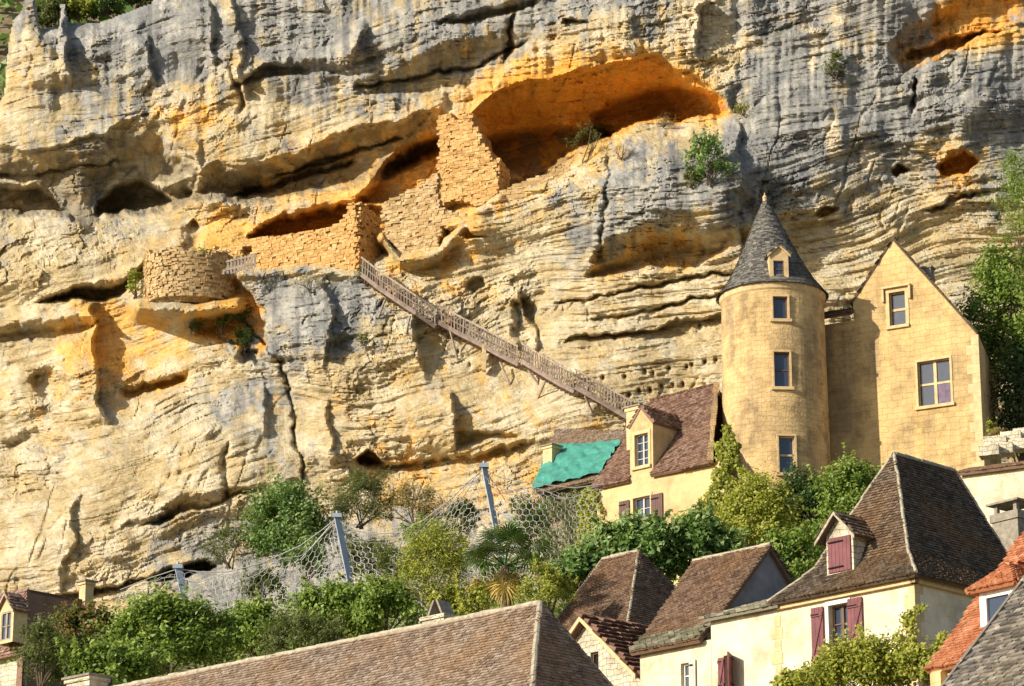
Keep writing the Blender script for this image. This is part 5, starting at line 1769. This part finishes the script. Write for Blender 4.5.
# ================================================================== ROCKFALL NET
def net():
    tops = [(120, 590), (150, 578), (178, 569), (200, 572), (228, 572), (262, 563), (300, 546), (322, 530), (337, 518), (352, 530), (372, 534), (398, 533), (424, 520), (452, 498), (470, 480), (484, 469), (498, 477), (520, 482), (548, 485), (574, 488), (604, 484)]
    Yt = 102.5
    top = [W(x, y, Yt) for x, y in tops]
    root = thing("rockfall_barrier", W(340, 580, 101.5), "long sagging hexagonal wire rockfall net on leaning steel posts", "rockfall net")
    L_ = [0]
    for i in range(1, len(top)): L_.append(L_[-1] + np.linalg.norm(top[i] - top[i - 1]))
    def at(s):
        i = max(0, min(len(top) - 2, int(np.searchsorted(L_, s, 'right')) - 1))
        return lerp(top[i], top[i + 1], np.clip((s - L_[i]) / (L_[i + 1] - L_[i]), 0, 1))
    def drop(s):
        x, _ = proj(at(s))
        return interp([(110, .3), (180, .8), (230, 2.4), (300, 2.8), (340, 3.0), (480, 4.6), (520, 4.4), (604, 4.6)], x)
    wob = lambda s, t: (float(vnoise(np.array([s * .5]), np.array([t * .7]), 3)[0]) - .5)
    def pt(s, t):
        p = at(np.clip(s, 0, L_[-1]))
        return p + np.array([wob(s, t) * .5, -t * .32 + wob(s + 9, t) * .8, -t + wob(s, t + 7) * .25])
    g = MB()
    a = .155; hx = a * math.sqrt(3)
    done = set()
    rows = int(5.2 / (1.5 * a)); cols = int(L_[-1] / hx)
    for r in range(rows):
        for c in range(cols):
            cx = (c + .5 * (r % 2)) * hx; cy = .35 + r * 1.5 * a
            if cy > drop(cx): continue
            pv = [(cx + a * math.sin(math.pi / 3 * k), cy - a * math.cos(math.pi / 3 * k)) for k in range(6)]
            for k in range(6):
                p, q = pv[k], pv[(k + 1) % 6]
                key = (round((p[0] + q[0]) * 50), round((p[1] + q[1]) * 50))
                if key in done: continue
                done.add(key)
                g.tube([pt(*p), pt(*q)], .0115, 3, cap=False)
    g.build("net", M['wire'], root, uv=False)
    g = MB(); n = 160
    g.tube([at(L_[-1] * i / n) for i in range(n + 1)], .02, 5)
    g.build("cable", M['wire'], root, uv=False)
    g = MB()
    g.tube([at(L_[-1] * i / n) - Z * (.28 + .12 * math.sin(i * .35)) for i in range(n + 1)], .015, 5)
    g.build("cable", M['wire'], root, uv=False)
    for (xa, ya, xb, yb) in ((178, 567, 185, 600), (337, 516, 349, 575), (484, 466, 500, 548)):
        t, b = W(xa, ya, Yt), W(xb, yb, Yt - .6)
        b = b + (b - t) * .35
        g = MB(); d = norm(t - b)
        g.bar(b, t, .26, .04); g.bar(b + [0, .1, 0], t + [0, .1, 0], .05, .18); g.bar(b + [0, .2, 0], t + [0, .2, 0], .26, .04)
        g.box(t, [.17, 0, 0], [0, .16, 0], [0, 0, .07]); g.tube([t + [0, 0, .05], t + [0, 0, .18]], .05, 8)
        g.build("post", M['steel'], root)
    for (x0, y0, x1, y1) in ((337, 518, 352, 560), (484, 468, 505, 500), (484, 468, 440, 515), (337, 518, 300, 560)):
        g = MB(); g.tube([W(x0, y0, Yt), W(x1, y1, Yt + 1.0)], .018, 5); g.build("stay", M['wire'], root, uv=False)


net()

# ================================================================== PLANTS
# low growth that covers the bank
n = 90000
GX = RNG.uniform(-24, 20, n); GY = RNG.uniform(80, 122, n)
kk = fbm(GX / 3.0, GY / 3.0, 44, 3) > interp([(80, .10), (100, .2), (112, .28), (118, .42), (123, .6)], GY)
GX, GY = GX[kk], GY[kk]; n = len(GX)
GZ = hill_z(GX, GY) - .3 + RNG.random(n) ** 1.4 * (.5 + 1.6 * fbm(GX / 2.2, GY / 2.2, 45, 3))
Nn = RNG.normal(size=(n, 3)) * .8 + [-.3, -.5, .6]; Nn /= np.linalg.norm(Nn, axis=1)[:, None]
ug = leaves_mesh("undergrowth", np.stack([GX, GY, GZ], 1), Nn, .21, L['bright'], None, fbm(GX / 1.5, GY / 1.5, 46, 3) + RNG.normal(size=n) * .2, .45)
tag(ug, "tangled green undergrowth covering the bank below the rock", "undergrowth", None, "stuff")
VG = "shrubs on the bank below the net"
shrub(285, 527, 46, 40, 117, 'laurel', 5200, .20, "dark green round shrub at the foot of the rock behind the net", clumps=70)
shrub(361, 500, 30, 28, 118.5, 'olive', 3600, .13, "olive green feathery shrub beside the dark round one at the cliff foot", clumps=50, aspect=.3)
shrub(414, 506, 30, 19, 118.5, 'dry', 1800, .13, "golden dry bush at the cliff foot left of the tallest steel post", clumps=40, aspect=.3)
shrub(230, 548, 26, 20, 117, 'olive', 1200, .13, "sparse olive bush left of the dark round shrub", clumps=30, aspect=.3)
shrub(168, 636, 56, 36, 88, 'bright', 5200, .22, "big bright green bush with long leaves above the left chimney", clumps=80, aspect=.4)
shrub(85, 634, 38, 24, 92, 'vine', 3200, .14, "rusty red and green creeper mound between the left house and the big bush", name="creeper", cat="climbing plant", clumps=50)
shrub(42, 660, 26, 34, 90, 'olive', 1800, .14, "olive green bush against the far left house wall", clumps=30, aspect=.3)
shrub(110, 668, 46, 22, 86, 'bright', 1800, .2, "low leafy bush just above the left chimney", clumps=36)
shrub(255, 630, 34, 24, 92, 'bright', 2800, .17, "fresh green shrub behind the middle of the long roof ridge", clumps=44)
shrub(340, 612, 46, 26, 94, 'bright', 4600, .18, "large bright green shrub under the middle steel post", clumps=64)
shrub(300, 638, 48, 22, 88, 'olive', 2200, .15, "grassy olive bush just above the long roof ridge", clumps=40, aspect=.3)
shrub(385, 612, 34, 28, 90, 'bright', 2600, .16, "round green shrub left of the tent capped chimney", clumps=40)
shrub(432, 570, 38, 44, 97, 'lime', 5200, .13, "tall yellow green feathery shrub between the two taller steel posts", clumps=76, aspect=.35)
shrub(462, 610, 30, 22, 89, 'lime', 1500, .15, "yellow green bush right of the tent capped chimney", clumps=26)
shrub(548, 592, 24, 26, 90, 'lime', 1500, .14, "small lime bush right of the palm", clumps=26, aspect=.35)
shrub(400, 570, 30, 26, 98, 'olive', 1500, .13, "thin olive bush showing through the net", clumps=26, aspect=.3)
shrub(520, 505, 16, 14, 108, 'olive', 600, .12, "small grey green bush behind the net beside the tallest post", clumps=14, aspect=.3)
shrub(640, 552, 48, 28, 98, 'laurel', 4200, .26, "broad leaved laurel bush above the two brown roofs", clumps=56, aspect=.5)
shrub(585, 575, 32, 26, 96, 'laurel', 2400, .26, "broad leaved laurel bush left of the brown hipped roof", clumps=36, aspect=.5)
shrub(700, 548, 42, 26, 98, 'laurel', 3200, .26, "broad leaved laurel bush above the brown gable roof", clumps=44, aspect=.5)
shrub(757, 520, 36, 40, 102, 'lime', 5000, .15, "yellow green leafy bush at the foot of the round tower", clumps=60)
shrub(802, 506, 30, 30, 104, 'dark', 3600, .15, "dark green bush below the lowest tower window", clumps=44)
shrub(848, 496, 30, 34, 100, 'bright', 3000, .17, "light green bush between the tower and the pointed hipped roof", clumps=44, lo=-.9)
shrub(800, 560, 34, 34, 94, 'bright', 3200, .17, "deep green bush behind the maroon shuttered dormer", clumps=44)
shrub(760, 580, 24, 28, 93, 'dark', 2000, .15, "dark ivy bush behind the grey gable end", clumps=30)
shrub(870, 668, 60, 24, 68, 'lime', 4600, .13, "long yellow green hedge in front of the maroon shuttered window", name="hedge", cat="hedge", clumps=80)
shrub(935, 668, 34, 24, 66, 'lime', 2600, .13, "yellow green bush under the red roof", clumps=44)
shrub(805, 684, 30, 12, 69, 'lime', 1500, .13, "low yellow green bush at the bottom edge below the middle house", clumps=24)
for (x, y, rx, ry, Y, lf_, lab) in ((262, 588, 30, 16, 108, 'olive', "low olive scrub behind the net right of the shortest steel post"), (306, 566, 30, 20, 108, 'laurel', "dark scrub seen through the net left of the middle steel post"),
                                   (372, 560, 30, 22, 108, 'olive', "olive scrub seen through the net right of the middle steel post"), (425, 540, 26, 20, 109, 'laurel', "dark scrub seen through the net halfway between the two taller posts"),
                                   (462, 522, 22, 20, 109, 'olive', "grey olive scrub seen through the net left of the tallest post"), (528, 530, 26, 26, 109, 'laurel', "dark scrub seen through the net right of the tallest post"),
                                   (500, 580, 30, 18, 104, 'bright', "green scrub on the bank behind the palm")):
    shrub(x, y, rx, ry, Y, lf_, 1300, .15, lab, name="scrub", cat="scrub", group="scrub growing behind the rockfall net", clumps=26, aspect=.4)
# tree on the right edge
def tree(px, py, rx, ry, Y, leaf, n, size, label, ground):
    c = W(px, py, Y); sc = F_PX / np.dot(c - CAM, FWD); rad = np.array([rx / sc, rx / sc * .9, ry / sc])
    root = thing("tree", (c[0], c[1], ground), label, "tree")
    P, Nn, rnd, cc = crown_points(c, rad, n, 110, .55, .35, -.9)
    leaves_mesh("crown", P, Nn, size, L[leaf], root, rnd, .45)
    g = MB(); b = np.array([c[0], c[1], ground])
    g.tube([b, lerp(b, c, .5) + [.1, .1, 0], c], [.22, .16, .09], 9)
    for i in range(14):
        t = cc[i * 7 % len(cc)]; s_ = lerp(b, c, .45 + .5 * random.random())
        g.tube([s_, (s_ + t) / 2 + RNG.normal(size=3) * .12, t], [.07, .04, .015], 5)
    g.build("trunk", M['bark'], root, uv=False)
tree(1014, 312, 52, 68, 113, 'bright', 17000, .17, "bright green tree at the right edge behind the gabled house", 26)
tree(1022, 400, 32, 60, 112, 'dark', 5000, .17, "dark shaded tree at the right edge beside the gabled house wall", 26)
shrub(1020, 205, 18, 62, 118, 'bright', 2600, .15, "green leafy branches hanging down the rock at the right edge", name="hanging_shrub", clumps=34, aspect=.35)
shrub(1000, 436, 16, 7, 104, 'dry', 500, .16, "dry grass tuft on the pale stepped blocks", name="grass_tuft", cat="grass tuft", clumps=12, aspect=.15)
shrub(992, 432, 5, 12, 106, 'lime', 260, .12, "thin yellow green sapling at the corner of the gabled house", name="sapling", clumps=8)


# climbers on walls
def wall_spray(pl, outline, n, off=.12):
    """leaves scattered over a wall inside a picture outline"""
    q = [pl.px(x, y) for x, y in outline]
    us = [a[0] for a in q]; vs = [a[1] for a in q]
    U_ = RNG.uniform(min(us), max(us), n * 4); V_ = RNG.uniform(min(vs), max(vs), n * 4)
    dens = fbm(U_ * 2.2, V_ * 2.2, 12, 3)
    k = inpoly(U_ + (fbm(U_ * 3, V_ * 3, 22, 2) - .5) * .6, V_, q) & (dens > .36)
    U_, V_ = U_[k][:n], V_[k][:n]
    o = np.abs(RNG.normal(size=len(U_))) * off + .03
    C = pl.A + np.outer(U_, pl.U) + np.outer(V_, Z) + np.outer(o, pl.N)
    Nn = pl.N + RNG.normal(size=C.shape) * .55; Nn /= np.linalg.norm(Nn, axis=1)[:, None]
    return C, Nn


TP = Pl(W(735, 500, 107.2), 20)
climber("creeper", "yellow green creeper climbing the left flank of the round tower", lambda n: wall_spray(TP, [(704, 540), (708, 500), (716, 470), (718, 440), (724, 428), (732, 426), (738, 445), (744, 470), (758, 478), (756, 500), (768, 540)], n, .25), 6500, .14, 'lime', TP.P(0, -2), stems=[[TP.P(0, -2, .05), TP.P(-.2, 0, .06), TP.P(-.3, 2.4, .06)]])
climber("creeper", "thin yellow green creeper on the left corner of the dormered house", lambda n: wall_spray(F10, [(582, 570), (580, 500), (590, 487), (600, 490), (606, 510), (600, 540), (604, 570)], n, .15), 1900, .13, 'lime', F10.P(-4.2, -3))
climber("creeper", "sparse olive creeper hanging over the dim rubble wall below the tarpaulin", lambda n: wall_spray(F11, [(536, 575), (538, 505), (548, 492), (566, 500), (580, 488), (600, 500), (600, 575)], n, .2), 2600, .13, 'olive', F11.P(-3.2, -3))
climber("creeper", "small creeper reaching over the lower wall between the dormered house and the tower", lambda n: wall_spray(F10, [(668, 540), (676, 520), (690, 512), (712, 505), (722, 540)], n, .2), 900, .14, 'bright', F10.P(-.3, -3))
climber("creeper", "single vine sprig climbing the corner of the tall hipped house", lambda n: wall_spray(F1, [(900, 660), (904, 640), (906, 622), (912, 610), (928, 606), (932, 611), (916, 618), (914, 640), (924, 660)], n, .12), 420, .12, 'lime', F1.P(-.2, -3), stems=[[F1.P(-.3, -2.6, .06), F1.P(-.25, -1.4, .08), F1.P(.0, -.9, .08)]])


# palm
def palm():
    c = W(505, 566, 92)
    base = W(507, 625, 92)
    root = thing("palm_tree", base, "fan palm with dark green fans and hanging golden dry fronds", "palm tree")
    g = MB(); g.tube([base, lerp(base, c, .5), c], [.17, .16, .13], 10); g.build("trunk", M['bark'], root, uv=False)
    for i in range(46):
        dry = i >= 34
        az = random.uniform(0, 2 * math.pi); el = random.uniform(-.1, 1.3) if not dry else random.uniform(-1.3, -.7)
        d = np.array([math.cos(az) * math.cos(el), math.sin(az) * math.cos(el), math.sin(el)])
        ln = random.uniform(.7, 1.3) if not dry else random.uniform(.4, .8)
        h = c + d * ln
        g = MB(); g.tube([c, h], .014, 4, cap=False)
        s_ = norm(np.cross(d, Z + RNG.normal(size=3) * .2)); nrm = np.cross(s_, d)
        R = random.uniform(.55, .75)
        for k in range(17):
            a = (k / 16 - .5) * math.radians(230)
            e = d * math.cos(a) + s_ * math.sin(a)
            tip = h + e * R - Z * R * .22 - nrm * .05
            w = np.cross(e, nrm) * .028
            m_ = h + e * R * .5
            g.add([h, m_ + w, tip, m_ - w], [(0, 1, 2, 3)], 0, random.random())
        g.build("frond", L['palm_dry' if dry else 'palm'], root, uv=False)


palm()
shrub(482, 596, 16, 18, 92.5, 'palm_dry', 500, .3, "golden drooping yucca left of the palm trunk", name="yucca", cat="yucca", clumps=10, aspect=.12)

# plants growing on the rock
def rockplant(px, py, rx, ry, leaf, n, size, label, asp=.5, cl=16):
    Y = min(cliffY(px, py), cliffY(px, py + ry)) - .25
    return shrub(px, py, rx, ry, Y, leaf, n, size, label, clumps=cl, aspect=asp, stems=5)


rockplant(222, 318, 25, 17, 'dark', 1500, .16, "dark green bush on the ledge right of the round bastion", cl=22)
rockplant(243, 342, 18, 13, 'laurel', 800, .15, "small dark bush just below the bastion bush")
rockplant(366, 274, 12, 11, 'olive', 600, .13, "round green bush at the head of the wooden stairs")
rockplant(310, 284, 17, 9, 'dry', 500, .13, "dry tuft on top of the grey buttress", .2)
rockplant(136, 283, 10, 15, 'lime', 500, .14, "yellow green bush left of the round bastion")
rockplant(204, 254, 10, 5, 'lime', 240, .12, "little green tuft on top of the bastion")
rockplant(709, 160, 20, 26, 'laurel', 1500, .15, "dark green bush right of the great cave mouth", cl=24)
rockplant(690, 176, 12, 12, 'olive', 500, .14, "olive tuft left of the dark bush by the cave mouth")
rockplant(585, 142, 22, 20, 'olive', 620, .13, "airy dry shrub standing on the sill of the great cave", .15, 20)
rockplant(622, 152, 16, 8, 'dry', 300, .13, "dry grass on the sill of the great cave", .12)
rockplant(664, 122, 26, 5, 'dry', 420, .12, "line of dry grass along the top of the cave sill", .12)
rockplant(836, 66, 15, 13, 'olive', 800, .13, "olive tuft growing alone on the grey upper wall", .25)
rockplant(742, 108, 9, 7, 'lime', 200, .12, "tiny yellow green tuft right of the cave end", .3)
rockplant(455, 505, 14, 8, 'dry', 260, .13, "dry tuft on the rock foot left of the tallest post", .2)
rockplant(362, 340, 7, 6, 'olive', 160, .12, "tiny green tuft under the upper stair flight")

# top of the rock and the wooded hill beyond
for i, (x, y, rx, ry, lf_) in enumerate(((50, 14, 18, 18, 'olive'), (80, 6, 20, 15, 'lime'), (106, 4, 20, 13, 'laurel'), (138, 0, 16, 9, 'olive'))):
    shrub(x, y, rx, ry, 142.5 + i * .1, lf_, 1500, .2,
          ["olive green bush behind the left rock pinnacle", "yellow green bush on the cliff top right of the pinnacle", "dark green bush on the cliff top left corner", "low olive bush furthest right on the cliff top"][i],
          group="bushes along the cliff top", clumps=26)
xs = np.linspace(-160, 140, 60); g = MB()
V = [(x, y, 48 + 75 * sstep(140, 235, np.array([float(y)]))[0] + 6 * float(vnoise(np.array([x / 14]), np.array([y / 14]), 2)[0])) for y in np.linspace(146, 260, 30) for x in xs]
g.add(V, [(j * 60 + i, j * 60 + i + 1, (j + 1) * 60 + i + 1, (j + 1) * 60 + i) for j in range(29) for i in range(59)])
hl = g.build("hill", M['earth'], smooth=True, uv=False); tag(hl, "steep hill rising behind the cliff top", None, None, "structure")
n = 26000
HX = RNG.uniform(-75, 10, n); HY = RNG.uniform(150, 225, n)
HZ = 48 + 75 * sstep(140, 235, HY) + 6 * vnoise(HX / 14, HY / 14, 2)
bumps = cells(HX / 3.4, HY / 3.4, 4)
HZ = HZ + 2.6 * np.clip(bumps[0], 0, .6) + RNG.random(n) * .8
Nn = RNG.normal(size=(n, 3)) + [0, -.3, .8]; Nn /= np.linalg.norm(Nn, axis=1)[:, None]
wd_ = leaves_mesh("wood", np.stack([HX, HY, HZ], 1), Nn, .85, L['laurel'], None, bumps[1] * .6 + RNG.random(n) * .4, .7)
tag(wd_, "dense green oak wood covering the hill behind the cliff", "wood", None, "stuff")
